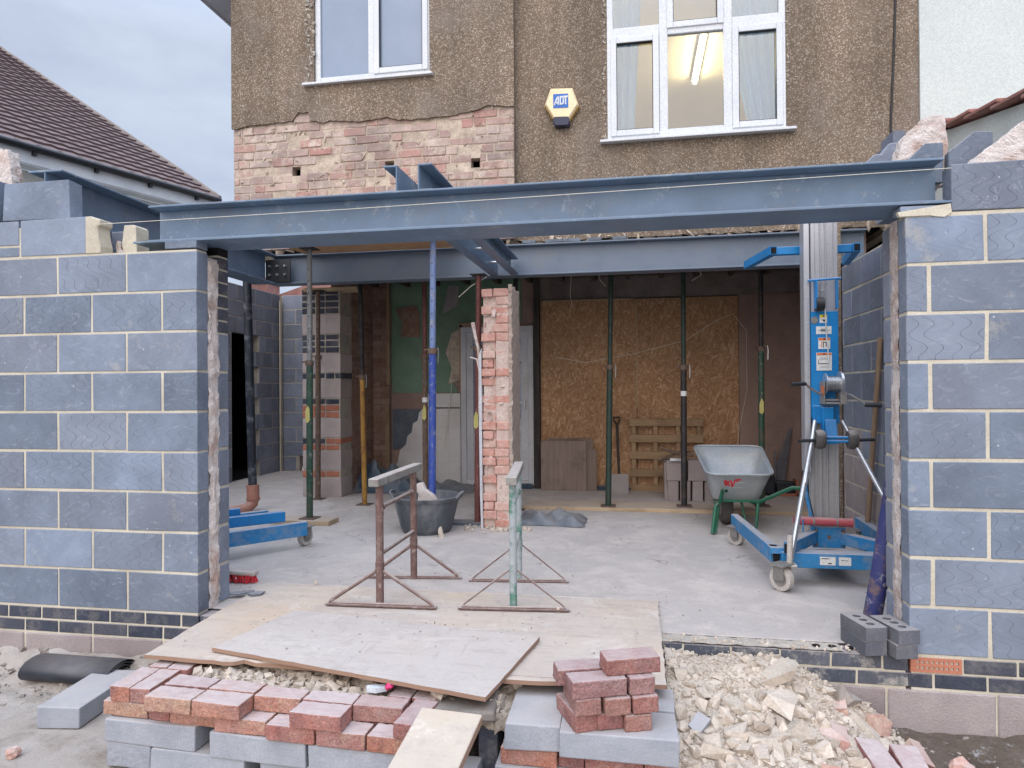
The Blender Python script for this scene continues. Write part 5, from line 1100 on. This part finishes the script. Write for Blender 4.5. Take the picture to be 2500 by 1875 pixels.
m = MB(); arm((1.655,1.15),(1.70,2.27),.055,.10,.175); m.build('leg','lift_blue_dusty',lf,bevel=.004)
m = MB(); m.mm(.83,.975,1.10,1.20,.19,.225); m.build('gusset','lift_blue_dusty',lf)
castor(lf,(.868,.95,.075),.072,.75); castor(lf,(.775,2.17,.068),.066,.8); castor(lf,(1.66,.98,.075),.072,-.2); castor(lf,(1.69,2.15,.068),.066,0)
m = MB(); m.mm(.865,.955,.93,1.03,.150,.162); m.tube((.918,.98,.10),(.925,.985,.33),.017,n=10); m.build('swivel_post','castor',lf,bevel=.002)
# forks high on the mast
m = MB(); m.box((1.245,1.69,2.2),(.57,.05,.055)); m.build('fork_crossbar','lift_blue',lf,bevel=.003)
m = MB(); m.box((.915,1.36,2.12),(.045,.38,.055),rot=(R(-12),0,R(-32))) if False else m.box((.925,1.93,2.2),(.048,.58,.057),rot=(0,0,R(9)))
fk = m.build('fork','lift_blue',lf); m = MB(); m.add([(.745,1.2160,2.032),(.79,1.2775,2.06),(.79,1.2775,2.085),(.745,1.2160,2.052)],[(0,1,2,3)],.5); 
m = MB(); m.box((1.565,1.93,2.2),(.048,.58,.057),rot=(0,0,R(-9))); m.build('fork','lift_blue',lf)
m = MB(); m.box((.9705,1.641,2.2),(.036,.006,.044),rot=(0,0,R(9))); m.build('open_end','dark',lf); m = MB(); m.box((1.5195,1.641,2.2),(.036,.006,.044),rot=(0,0,R(-9))); m.build('open_end','dark',lf)
m = MB(); m.tube((1.04,1.41,.345),(1.40,1.41,.338),.028,n=20); m.lathe([(.031,-.004),(.034,.0),(.031,.004)],(1.40,1.41,.338),20,'X'); 
fs_ = m.build('foam_sleeve','pad_red',lf,smooth=True)
m = MB()
for x in (1.16,1.305): m.lathe([(.030,-.006),(.031,0),(.030,.006)],(x,1.41,.342),20,'X')
sub(m,'cable_tie','castor_grey',fs_)
m = MB(); m.path([(1.14,1.45,.66),(1.115,1.44,.62),(1.13,1.44,.5),(1.16,1.44,.34),(1.165,1.44,.26)],.012,8); m.path([(1.14,1.46,.64),(1.145,1.46,.5),(1.175,1.45,.35)],.005,6,mi=1); m.path([(1.09,1.38,.36),(1.09,1.38,.265),(1.14,1.38,.25)],.005,6); m.build('release_lever',['lift_blue_dusty','black'],lf,smooth=True)
# second lift, partly behind the left wall
l2 = thing('material_lift','second blue lift, only its legs showing past the left wall end','material lift',(-3.1,1.2,0))
m = MB(); arm((-3.35,.62),(-2.56,1.60),.055,.11,.15); m.build('leg','lift_blue_dusty',l2,bevel=.004)
m = MB(); arm((-3.4,.80),(-2.70,1.52),.05,.08,.255); m.build('fork','lift_blue',l2,bevel=.004)
m = MB(); arm((-3.5,.95),(-2.98,1.36),.05,.08,.30); m.build('fork','lift_blue',l2,bevel=.004)
m = MB(); arm((-3.75,1.35),(-3.15,2.05),.05,.1,.15); m.build('leg','lift_blue_dusty',l2,bevel=.004)
castor(l2,(-2.60,1.66,.07),.068,-.25); m = MB(); m.mm(-3.6,-3.2,.45,.75,.1,.2); m.build('cross_member','lift_blue_dusty',l2)
# ---------------------------------------------------------------- things at the back
pt = thing('pallet','bare timber pallet standing on edge against the strand board','pallet',(.36,4.93,0))
zs_ = (.03,.22,.43,.63,.82)
for z in zs_: m = MB(); m.mm(-.07,.79,4.895,4.915,z-.045,z+.045,j=.003); m.build('board','pallet',pt,bevel=.002)
for x in (-.02,.24,.50,.74): m = MB(); m.mm(x-.025,x+.025,4.917,4.985,0,.86,j=.003); m.build('bearer','pallet',pt,bevel=.002)
m = MB(); m.mm(-1.13,-.58,4.80,4.818,0,.60); one(m,'plywood_offcut','plydark','dark square plywood offcut leaning in front of the left strand board','board',bevel=.001)
m = MB(); m.mm(-1.06,-.50,4.83,4.85,0,.63); m.mm(-.56,-.46,4.825,4.84,0,.5); one(m,'plywood_offcut','plydark','grey plywood offcut mostly hidden behind the dark one','board',bevel=.001)
sh = thing('shovel','long handled shovel leaning on the strand board behind the green prop','shovel',(-.2,4.8,0))
m = MB(); m.path([(-.19,4.70,.2),(-.215,4.9,.80)],.016,8); m.build('shaft','wooddark',sh,smooth=True)
m = MB(); m.path([(-.215,4.9,.79),(-.25,4.9,.84),(-.26,4.9,.88),(-.18,4.91,.88),(-.185,4.9,.84),(-.215,4.9,.79)],.011,8); m.build('grip','wooddark',sh,smooth=True)
m = MB(); m.box((-.19,4.66,.11),(.22,.01,.24),rot=(-.25,0,0)); m.build('blade','plastergrey',sh)
k_ = 0
spots = [(.40,4.20,.0,'pale block standing on end, left of the stack beside the black prop'),(.53,4.20,.0,'pale block standing on end, second from the left under the stack'),(.66,4.20,0,'pale block standing on end, third under the stack behind the black prop'),(.79,4.22,0,'pale block standing on end, at the right end under the wheelbarrow nose')]
for x,y,z,lab in spots: m = MB(); m.mm(x-.055,x+.055,y,y+.22,.0,.22,j=.003); one(m,'concrete_block','pinkblock',lab,'block','pale blocks stacked beside the black prop',bevel=.004)
for x0,x1,z0,lab in ((.33,.55,.225,'pale block lying on top of the stack with a clear wrapper on it'),(.56,.82,.225,'pale block lying on top of the stack, behind the black prop')): m = MB(); m.mm(x0,x1,4.2,4.42,z0,z0+.22,j=.003); one(m,'concrete_block','pinkblock',lab,'block','pale blocks stacked beside the black prop',bevel=.004)
m = MB(); m.mm(.31,.35,4.25,4.5,0,.42); one(m,'concrete_block','pastel' if False else 'pinkblock','thin pale block slab on end at the left side of the stack','block')
m = MB(); m.path([(.28,4.25,.58),(.45,4.2,.52),(.62,4.2,.50)],.018,8); m.path([(.24,4.2,.44),(.45,4.25,.52),(.6,4.3,.54)],.014,8); one(m,'rusty_bars','prop_rust','two crossed rusty bars on top of the pale block stack','metal bar')
m = MB(); m.box((.44,4.22,.455),(.14,.1,.03)); one(m,'crumpled_wrap','chrome','shiny crumpled plastic wrap on the pale block stack','plastic')
def sheet(nm, cx_, cy_, w_, d_, hgt, lab, seed, mt='tarp', rz=0, nx=26, ny=14):
    m = MB(); vs_ = []
    for i in range(nx+1):
        for j in range(ny+1):
            u_ = i/nx*2-1; v_ = j/ny*2-1; e = 1-max(abs(u_),abs(v_))**3; x = u_*w_/2*(1+.1*mn.noise(Vector((v_*2,seed,0)))); y = v_*d_/2*(1+.15*mn.noise(Vector((u_*2,seed,3))))
            z = .006+hgt*e*max(0,(.55+.9*mn.noise(Vector((u_*2.2+seed,v_*1.7,1)))))+.02*abs(mn.noise(Vector((u_*6,v_*4,seed))))*min(1,e*3); c_,s2 = math.cos(rz),math.sin(rz)
            vs_.append((cx_+x*c_-y*s2, cy_+x*s2+y*c_, z))
    m.add(vs_, [(i*(ny+1)+j,(i+1)*(ny+1)+j,(i+1)*(ny+1)+j+1,i*(ny+1)+j+1) for i in range(nx) for j in range(ny)], .5)
    return one(m,nm,mt,lab,'plastic sheet',smooth=True,recalc=False)
sheet('plastic_sheet',-.78,2.86,.66,.38,.13,'crumpled blue plastic strip on the floor right of the broken pier',3,rz=-.05)
sheet('plastic_sheet',-3.0,4.55,.85,.5,.42,'dark plastic sheet heaped at the foot of the tiled wall behind the yellow prop',7)
sheet('plastic_sheet',-2.35,4.6,.9,.4,.16,'low dark plastic sheet spread behind the rusty trestle',12)
m = MB(); 
for x0,x1,lab in ((-2.0,-1.25,'blue black plastic strip along the foot of the white door'),(-1.1,-.97,'short piece of blue plastic between the door post and the dark plywood offcut'),(-.45,-.05,'blue plastic scrap at the foot of the strand board beside the shovel blade')):
    m = MB(); m.box(((x0+x1)/2,4.95,.03),(x1-x0,.12,.05),rot=(random.uniform(-.2,.2),0,random.uniform(-.05,.05)),j=.015); one(m,'plastic_edging','tarp',lab,'plastic sheet')
bg_ = thing('tool_bag','dark open tool bag with red sides against the brown back wall','bag',(1.55,4.8,0))
m = MB(); m.mm(1.36,1.56,4.72,4.9,.03,.22,j=.02); m.mm(1.58,1.78,4.74,4.9,.0,.16,j=.02); m.build('body','black',bg_,bevel=.02,seg=2)
m = MB(); m.mm(1.34,1.36,4.70,4.9,0,.14); m.mm(1.58,1.80,4.71,4.735,0,.03); m.mm(1.78,1.80,4.71,4.9,0,.18); m.build('side_panel','terracotta',bg_)
m = MB(); m.add([(1.52,4.9,.1),(1.70,4.95,.1),(1.80,4.99,.75),(1.77,4.99,.76)],[(0,1,2,3)],.5); m.mm(1.58,1.6,4.9,4.92,.1,.5); one(m,'dark_board','cardboard','thin dark triangular board leaning behind the tool bag','board')
pw = thing('timber_pole','long brown timber pole leaning against the inner side wall','pole',(1.70,2.06,0))
m = MB(); m.path([(1.695,2.09,.03),(1.715,1.80,1.58)],[.019,.018],12); m.build('shaft','woodz',pw,smooth=True); m = MB(); m.box((1.70,2.08,.05),(.04,.05,.09)); m.build('foot','prop_green',pw)
# brush and slates
bs = thing('hand_brush','red bristled hand brush lying by the left wall end','brush',(-2.5,.62,0))
m = MB(); m.box((-2.53,.62,.065),(.24,.07,.028),rot=(0,.06,.1)); m.build('stock','brushwood',bs,bevel=.01,seg=2)
m = MB()
for i in range(160): x = random.uniform(-2.64,-2.425); y = .62+random.uniform(-.03,.03); m.tube((x,y,.055),(x+random.uniform(0,.03),y+random.uniform(-.015,.015),.004),.003,n=4)
m.build('bristles','red',bs)
for i,(pp,lab) in enumerate((([(-2.40,.33),(-2.29,.40),(-2.27,.37),(-2.33,.30),(-2.42,.29)],'flat blue slate shard next to the red brush'),([(-2.285,.31),(-2.25,.36),(-2.20,.37),(-2.195,.31),(-2.24,.285)],'pointed blue slate shard on the edge of the tan sheet'))):
    m = MB(); m.prism(pp,.02+.004*i,.028+.004*i,plane='XY'); one(m,'slate_shard','slate',lab,'slate','slate shards by the left wall')

# ---------------------------------------------------------------- sheets and plank
def slabpoly(pts, z0s, th, nm, mt, lab, jag=.004, cat='board'):
    m = MB(); P_ = []
    for i in range(len(pts)):
        a = Vector((*pts[i],z0s[i])); b_ = Vector((*pts[(i+1) % len(pts)],z0s[(i+1) % len(pts)])); n = max(1,int((b_-a).length/.05))
        for k in range(n): p = a.lerp(b_,k/n); P_.append(p+Vector((random.uniform(-jag,jag),random.uniform(-jag,jag),random.uniform(-jag,jag)*.4 if k else 0)))
    n = len(P_); c = sum(P_,Vector())/n; vs_ = P_+[p+Vector((0,0,th)) for p in P_]
    tris = tessellate_polygon([[Vector((p.x,p.y,0)) for p in P_]])
    m.add(vs_, [tuple(i+n for i in t) for t in tris]+[tuple(t[::-1]) for t in tris]+[(i,(i+1)%n,n+(i+1)%n,n+i) for i in range(n)], .5)
    return one(m,nm,mt,lab,cat)
slabpoly([(-2.255,-.595),(-1.80,-.60),(-1.765,-.565),(-1.70,-.575),(-1.2,-.58),(-.5,-.585),(.118,-.535),(.118,.57),(-2.30,.57)],[-.004,-.006,-.006,-.012,-.012,-.006,-.004,.002,.002],.018,'chipboard_sheet','sheet_tan','large dusty tan sheet laid over the threshold from slab to bricks')
slabpoly([(-1.955,-.52),(-.585,-.80),(-.462,-.15),(-1.84,.06)],[.021,.012,.024,.016],.018,'plywood_sheet','sheet_grey','pale grey ply sheet lying skewed on top of the tan sheet',.002)
# plank: from brick top down to the ground towards the camera
pk = Vector((-.73,-.86,-.02)); 
m = MB(); A = [(-.805,-.93,.0),(-.565,-.95,.0),(-.69,-1.95,-.30),(-.93,-1.93,-.30)]
m.add([*A,*[(x,y,z+.036) for x,y,z in A]],[(0,1,2,3),(4,5,6,7),(0,1,5,4),(1,2,6,5),(2,3,7,6),(3,0,4,7)],.5); one(m,'scaffold_plank','plank','broad dusty plank ramping down over the brick rows at the bottom','plank',bevel=.003)
m = MB(); m.box((-.72,-.66,-.045),(.30,.30,.04),rot=(0,0,.1),j=.01); one(m,'stone_slab','stone','rough pale slab under the corner of the grey ply sheet','slab',bevel=.008)

# ---------------------------------------------------------------- loose bricks
CHIP = bpy.data.textures.new('chipped','CLOUDS'); CHIP.noise_scale = .022; CHIP.noise_depth = 3
def unit(nm, c, d, mt, lab, cat, group, rz=0, bev=.004, j=.0025, rx=0):
    m = MB(); m.box((0,0,0), d, j=j); o = m.build(nm, mt, None, bevel=bev, seg=2); o.location = c; o.rotation_euler = (rx,0,rz)
    q = o.modifiers.new('s','SUBSURF'); q.subdivision_type = 'SIMPLE'; q.levels = q.render_levels = 4
    q = o.modifiers.new('d','DISPLACE'); q.texture = CHIP; q.strength = .0065 if max(d) < .3 else .002; q.mid_level = .5; q.texture_coords = 'GLOBAL'; return tag(o, lab, cat, group)
G1 = 'red bricks laid dry in the front rows'
def brk(x0, x1, y0, y1, zt, mt, lab, rz=0): unit('brick',((x0+x1)/2,(y0+y1)/2,zt-.0325),(x1-x0-.004,y1-y0-.004,.063),mt,lab,'brick',G1,rz)
T = -.02
brk(-2.228,-2.133,-.845,-.635,T,'redbrick','red brick at the left end of the top front row, pointing inwards',.04)
brk(-2.128,-2.03,-.848,-.640,T,'redbrick','second red brick from the left end of the top row, dark faced and pointing inwards',.03)
brk(-2.212,-2.115,-.630,-.42,T,'redbrick','brick at the back left corner of the rows, its end tucked under the tan sheet',.03)
brk(-2.11,-2.005,-.640,-.43,T,'redbrick','brick right of the back left corner one, its red side facing the rubble',.03)
brk(-2.012,-1.793,-.908,-.802,T,'mixbrick','worn orange brick with rounded edges overhanging the front of the top row',-.03)
brk(-1.788,-1.566,-.918,-.808,T,'redbrick','purple red brick overhanging the front, right of the worn orange one',-.04)
brk(-2.012,-1.796,-.785,-.685,T-.002,'redbrick','flat brick lying behind the worn orange one',-.04)
brk(-1.788,-1.57,-.800,-.70,T,'redbrick','flat greyish brick lying behind the purple red one',-.04)
brk(-1.562,-1.352,-.828,-.728,T,'mixbrick','set back brick in the fourth place of the top row, blackened on its face',-.02)
brk(-1.347,-1.128,-.826,-.73,T-.001,'redbrick','flat pink topped brick behind the second overhanging brick',-.02)
brk(-1.343,-1.122,-.945,-.835,T,'redbrick','orange red brick overhanging the front in the middle of the rows',-.03)
brk(-1.126,-.912,-.840,-.738,T,'stackbrick','set back ribbed brick just left of the plank',-.01)
brk(-.904,-.80,-.958,-.742,T,'stackbrick','brick pointing inwards, half under the plank',-.12)
brk(-1.01,-.91,-.735,-.53,T-.004,'redbrick','dusty brick behind the ribbed one, running under the grey sheet',-.06)
brk(-.905,-.80,-.738,-.53,T-.004,'redbrick','second dusty brick running under the grey sheet, beside the plank top',-.06)
T2 = -.0855
row2 = [(-2.262,-2.04,'mixbrick','lower brick at the left end, mottled orange, under the corner brick'),(-2.036,-1.93,'redbrick','dark red header end below the worn orange brick'),(-1.926,-1.705,'mixbrick','lower brick below the purple red one, banded orange and brown'),(-1.700,-1.464,'mixbrick','lower brick with yellowish stains on its face'),(-1.458,-1.243,'redbrick','lower orange red brick below the middle overhanging one'),(-1.236,-1.028,'mixbrick','lower orange brick just right of the middle'),(-1.022,-.81,'redbrick','lower brown red brick partly behind the plank')]
yy_ = [-.842,-.850,-.862,-.895,-.925,-.935,-.94]
for (a,b_,mt,lab),yf in zip(row2,yy_): brk(a,b_,yf,yf+.104,T2,mt,lab,-.035)
for i,(a,b_) in enumerate(((-2.25,-2.04),(-2.03,-1.82),(-1.81,-1.60),(-1.59,-1.38),(-1.37,-1.16),(-1.15,-.94))):
    brk(a,b_,yy_[min(i,6)]+.112,yy_[min(i,6)]+.216,T2-.001,'redbrick','dusty brick hidden in the second row behind the front row of lower bricks',-.035)
G2 = 'grey blocks laid flat under the red bricks'
def blk(x0,x1,y0,y1,zt,lab,rz=0,mt='block_pale',h=.099,grp=G2): unit('concrete_block',((x0+x1)/2,(y0+y1)/2,zt-h/2),(x1-x0-.004,y1-y0,h-.001),mt,lab,'block',grp,rz,.005,.004)
blk(-2.232,-1.786,-.872,-.657,-.151,'grey block under the left end of the brick rows',-.045)
blk(-1.716,-1.282,-.905,-.69,-.151,'grey block in the middle of the upper block layer',-.03)
blk(-1.274,-.835,-.925,-.71,-.151,'grey block right of the middle one, partly behind the plank',-.03)
blk(-2.228,-2.004,-.862,-.65,-.252,'pitted half block at the left end of the lower block layer',-.04)
blk(-1.999,-1.556,-.886,-.67,-.252,'grey block with a cream corner in the lower block layer',-.04)
blk(-1.49,-1.05,-.905,-.69,-.252,'grey block right of the dark gap in the lower block layer',-.03); blk(-1.04,-.62,-.92,-.70,-.252,'grey block of the lower layer below the foot of the plank',-.03)
G3 = 'grey blocks under the neat brick stack'
blk(-.512,-.293,-.828,-.392,-.0505,'grey block pointing inwards, left of the neat brick stack',.02,grp=G3,h=.1)
blk(-.291,.150,-.856,-.642,-.0505,'grey block lying across under the neat brick stack',0,grp=G3,h=.1)
blk(-.27,.15,-.63,-.42,-.0505,'grey block behind and under the neat brick stack',0,grp=G3,h=.1)
G4 = 'red bricks between the grey blocks on the right'
for a,b_,y0,lab in ((-.525,-.306,-.815,'red ribbed brick under the inward pointing grey block'),(-.300,-.20,-.80,'brown red header under the joint of the two grey blocks'),(-.196,.02,-.82,'dark red brick under the block below the neat stack'),(.026,.14,-.81,'short red brick at the right end under the block')):
    unit('brick',((a+b_)/2,y0+.052,-.151-.0325),(b_-a,.102,.063),'redbrick',lab,'brick',G4,-.01)
for a,b_,lab in ((-.55,-.20,'lowest grey block under the inward pointing one'),(-.19,.14,'lowest grey block under the neat brick stack')): blk(a,b_,-.83,-.60,-.217,lab,0,grp=G3,h=.1)
unit('brick',(-.592,-.66,-.235),(.078,.115,.205),'bluebrick','dark blue brick standing on end between the plank and the grey blocks','brick',None,-.06)
m = MB(); m.mm(-.70,-.56,-.80,-.62,-.365,-.335); one(m,'stone_slab','block_pale','flat grey slab under the upright dark brick','slab',bevel=.004)
# neat stack
SR = R(19.5); cs, sn = math.cos(SR), math.sin(SR)
def sbrk(fx, fy, zt, header, lab, extra=0, mt='stackbrick'):
    """fx,fy: front left bottom corner; header: short end to the front"""
    w_, d_ = (.101,.213) if header else (.213,.101); c = Vector((fx,fy,0))+Vector((cs,sn,0))*w_/2+Vector((-sn,cs,0))*d_/2
    unit('brick',(c.x,c.y,zt-.0325),(w_,d_,.0635),mt,lab,'brick','bricks of the neat stack',SR+extra,.005)
z1_, z2_, z3_, z4_ = .0145,.0795,.1445,.2095
sbrk(-.243,-.868,z1_,True,'bottom left brick of the neat stack, sticking out to the left',.12); sbrk(-.147,-.838,z1_,True,'bottom middle brick of the neat stack'); sbrk(-.042,-.830,z1_,True,'bottom right brick of the neat stack')
sbrk(-.225,-.878,z2_,True,'second course left brick of the neat stack'); sbrk(-.118,-.852,z2_,True,'second course middle brick of the neat stack, pushed forward'); sbrk(-.014,-.822,z2_,True,'second course right brick of the neat stack, bright red end')
sbrk(-.237,-.882,z3_,False,'third course front brick of the neat stack with dark bands'); sbrk(-.026,-.812,z3_,True,'third course right brick of the neat stack, chipped along its foot')
sbrk(-.300,-.775,z3_,False,'third course rear brick of the neat stack, pinkish top',-.02)
sbrk(-.112,-.808,z4_,False,'top brick of the neat stack')
# four perforated blue bricks at the right wall corner
def holed(c, rz, lab, dusty=False):
    o = thing('engineering_brick',lab,'brick',c,rz,'dark perforated bricks piled by the right wall'); m = MB(); hs = []
    for k in (-1,0,1): hs.append([(.019*math.cos(a*.5236),k*.055+.019*math.sin(a*.5236)) for a in range(12)])
    m.prism([(-.051,-.107),(.051,-.107),(.051,.107),(-.051,.107)],-.0325,.0325,plane='XY',holes=hs); m.build('body','engbrick',o,bevel=.0015,world=False)
    m = MB()
    for k in (-1,0,1): m.tube((0,k*.055,-.0315),(0,k*.055,.012),.0165,n=12)
    m.build('core_hole','dark',o,world=False); return o
holed((1.055,.065,.034),.24,'lower left dark perforated brick of the corner pile'); holed((1.178,.045,.034),.24,'lower right mortar coated brick of the corner pile')
holed((1.055,.062,.100),.26,'upper left dark perforated brick of the corner pile'); holed((1.185,.045,.100),.28,'upper right dark perforated brick of the corner pile')
# bottom right half bricks and odd chunks
unit('brick',(.925,-.52,-.25),(.10,.19,.10),'redbrick','half brick half buried at the foot of the rubble','brick','half bricks by the rubble',.1,.008,.006,.1)
unit('brick',(1.05,-.51,-.262),(.105,.19,.09),'redbrick','half brick with a dusty top, rightmost at the foot of the rubble','brick','half bricks by the rubble',-.05,.008,.006,.08)
unit('concrete_block',(-2.735,-.385,-.31),(.213,.44,.10),'block_pale','single grey block lying loose on the ground beside the brick rows','block',None,.11,.005,.004)
m = MB(); m.rock((0,0,0),(.06,.055,.05),sub=2); o = one(m,'brick_fragment','rubble_pink','small reddish brick fragment alone on the ground at bottom left','brick'); o.location = (-2.70,-.85,-.345)
m = MB(); m.rock((0,0,0),(.10,.09,.07),sub=2); o = one(m,'brick_fragment','rubble_pink','rounded pinkish lump on the ground at the bottom right','brick'); o.location = (1.30,-.36,-.33)
m = MB(); m.rock((0,0,0),(.035,.03,.04),sub=2); o = one(m,'pink_wrapper','pink','tiny crumpled pink wrapper in the rubble between the bricks','litter'); o.location = (-1.02,-.70,-.0)
m = MB(); m.prism([(-1.12,-.70),(-1.05,-.675),(-1.03,-.695),(-1.07,-.725),(-1.11,-.722)],-.02,.0,plane='XY',j=.004); one(m,'tile_shard','fascia','white glazed tile shard in the rubble between the bricks','tile')
# damp-proof roll
rl = thing('membrane_roll','flattened roll of black membrane on the soil by the left wall','roll',(-2.9,-.28,-.3))
m = MB(); A0, A1 = Vector((-3.30,-.13,-.29)), Vector((-2.76,-.13,-.29)); d_ = (A1-A0).normalized(); sd_ = Vector((-d_.y,d_.x,0)); vs_ = []; nn_ = 22; turns = 2.6; npt = 60
for p in (A0,A1):
    for k in range(npt+1):
        t = k/npt; a = t*turns*6.283; rr = .045+.045*t; vs_.append(p+sd_*math.cos(a)*rr*1.35+Vector((0,0,math.sin(a)*rr*.72)))
m.add(vs_, [(k,k+1,npt+1+k+1,npt+1+k) for k in range(npt)], .5); o = m.build('wound_sheet','roll',rl,smooth=True,recalc=False); q = o.modifiers.new('t','SOLIDIFY'); q.thickness = .004
# ---------------------------------------------------------------- rubble
def hr(x, y):     # right heap height
    a = -.02-.0*x; fall = max(0, (x-.62)*.42)+max(0, -y-.12)*.26+max(0, x-.95)*.3
    return max(-.37, a-fall-.02+.035*mn.noise(Vector((x*5,y*5,0))))
m = MB(); nx, ny = 60, 46; vs_ = []
for i in range(nx+1):
    for j in range(ny+1):
        x = .13+i*1.05/nx; y = -1.15+j*1.14/ny; e = min(1,(nx-i)/8); z = hr(x,y)
        if y > -.02: z = min(z,-.02)
        vs_.append((x,y,z*e+(-.40)*(1-e)))
m.add(vs_, [(i*(ny+1)+j,(i+1)*(ny+1)+j,(i+1)*(ny+1)+j+1,i*(ny+1)+j+1) for i in range(nx) for j in range(ny)], .5)
rs = random.Random(5)
for i in range(7000):
    x = .12+rs.random()**.9*1.05; y = -1.1+rs.random()*1.11; z = hr(x,y)
    if z < -.355 and rs.random() < .6: continue
    s0 = .008+(.022+.055*min(1,max(0,-y)/.55))*rs.random()**17; (m.chip((x,y,z+.002+s0*.1),(s0*rs.uniform(1,1.7),s0*rs.uniform(.8,1.3),s0*rs.uniform(.6,1.)),rs,rs.random()) if i % 3 == 0 else m.rock((x,y,z+.002+s0*.1),(s0*rs.uniform(.9,1.5),s0,s0*rs.uniform(.5,.9)),r=rs.random()))
one(m,'rubble_heap','rubble','pale mortar rubble heap spilling forward right of the brick stack','rubble',kind='stuff')
m = MB()
def hl(x,y): return -.048+.016*mn.noise(Vector((x*7,y*7,4)))
vs_ = []
for i in range(41):
    for j in range(13): x = -2.0+i*1.45/40; y = -.73+j*.42/12; vs_.append((x,y,hl(x,y)-.01))
m.add(vs_, [(i*13+j,(i+1)*13+j,(i+1)*13+j+1,i*13+j+1) for i in range(40) for j in range(12)], .5)
for i in range(900):
    x = rs.uniform(-1.98,-.56); y = rs.uniform(-.70,-.45); s0 = .010+.036*rs.random()**3
    if x > -1.05 and y > -.68: continue
    m.chip((x,y,hl(x,y)),(s0*rs.uniform(.8,1.8),s0,s0*rs.uniform(.5,1)),rs,rs.random())
for i in range(180):
    x = rs.uniform(-.62,-.50); y = rs.uniform(-.72,-.35); s0 = .02+.035*rs.random()**2; m.chip((x,y,-.125+.12*(y+.72)),(s0*1.6,s0*1.1,s0*.9),rs,rs.random())
one(m,'rubble_fill','rubble','crushed mortar rubble filling the space behind the brick rows','rubble',kind='stuff')
m = MB()
for i in range(160):
    x = rs.uniform(-.2,1.1); y = rs.uniform(.005,.10); s0 = .006+.015*rs.random()**3; m.rock((x,y,.002),(s0*1.5,s0,s0),r=rs.random())
one(m,'mortar_crumbs','rubble','line of mortar crumbs along the threshold bricks','rubble',kind='stuff')
chunks = [((.60,-.20,-.045),(.16,.12,.05),'rubble','flat pale mortar flake on top of the rubble heap'),((.62,-.35,-.10),(.20,.10,.05),'rubble','long pale flake in the middle of the rubble heap'),((.79,-.10,-.16),(.13,.10,.05),'rubble','flake at the shoulder of the heap below the threshold'),
 ((.86,-.17,-.20),(.13,.09,.07),'rubble_pink','pinkish white lump on the right flank of the heap'),((.93,-.12,-.17),(.10,.07,.08),'stone','grey stone lump against the pale foundation block'),((.95,-.27,-.24),(.12,.09,.06),'rubble','cream slab fragment on the right flank of the heap'),((1.03,-.22,-.24),(.09,.07,.08),'rubble_pink','reddish brick lump on the right flank of the heap'),
 ((1.0,-.37,-.28),(.16,.09,.04),'rubble','long flat cream fragment low on the right flank'),((.78,-.42,-.22),(.15,.13,.09),'rubble_pink','broad pinkish chunk low in the rubble heap'),((.72,-.60,-.26),(.16,.12,.08),'rubble_pink','pinkish brick chunk at the bottom of the heap'),((.50,-.55,-.19),(.17,.12,.06),'rubble','big cream chunk at the bottom middle of the heap'),
 ((.34,-.48,-.15),(.13,.10,.06),'rubble','cream chunk just right of the neat brick stack'),((.24,-.55,-.15),(.07,.05,.09),'block_pale','pointed grey white shard beside the neat brick stack'),((.42,-.72,-.24),(.14,.11,.08),'rubble','cream chunk at the lower left of the heap'),((1.12,-.36,-.29),(.10,.08,.07),'rubble_pink','pinkish lump beside the two half bricks'),
 ((-.80,-.70,-.015),(.06,.05,.045),'rubble','ochre stone by the top of the plank'),((-.52,-.50,-.03),(.06,.05,.06),'rubble','pointed cream stone beside the inward pointing grey block'),((-.57,-.62,-.075),(.07,.05,.05),'rubble','pale stone on top of the upright dark brick')]
for c, s_, mt, lab in chunks:
    m = MB(); m.chip((0,0,0),(s_[0]*1.15,s_[1]*1.15,s_[2]*1.2),rs); o = one(m,'rubble_chunk',mt,lab,'rubble','larger chunks in the rubble'); o.location = c
m = MB()
for i in range(900):
    if i % 3: x = rs.uniform(-3.9,-2.3); y = rs.uniform(-.5,-.0)
    else: x = rs.uniform(1.1,2.6); y = rs.uniform(-.55,-.02)
    z = (-.375+.125*((y+.62)/.62)**3) if x < 0 else -.35
    s0 = .006+.028*rs.random()**6; m.chip((x,y,z),(s0*1.4,s0,s0*.7),rs,rs.random())
one(m,'loose_stones','stone','small loose stones scattered on the soil by both walls','stones',kind='stuff')
m = MB()
for i in range(700):
    x = rs.gauss(-.9,.7); y = rs.gauss(.25,.45)
    if y < -.5 or x < -2.2 or x > 1.1: continue
    inside = -2.2 < x < .11 and y < .56; z = .018 if inside else .002
    if inside and -1.9 < x < -.5 and y < .0: z = .042
    s0 = .0025+.007*rs.random()**4; m.rock((x,y,z+.001),(s0*2,s0,s0*.7),r=rs.random())
one(m,'floor_crumbs','rubble_dull','fine dirt crumbs and chips scattered over the floor and sheets','debris',kind='stuff')
for c, s_, lab in (((-.42,.30,.03),(.05,.035,.025),'small cream mortar lump by the foot of the green trestle'),((-1.64,.78,.02),(.05,.04,.03),'small cream stone behind the rusty trestle'),((-1.60,2.1,.02),(.14,.05,.03),'flat cream mortar flake right of the trug'),((-2.0,.62,.015),(.035,.03,.02),'small brown stone on the slab near the red brush')):
    m = MB(); m.rock((0,0,0),s_,sub=2); o = one(m,'mortar_lump','rubble',lab,'rubble','stray lumps on the floor'); o.location = c
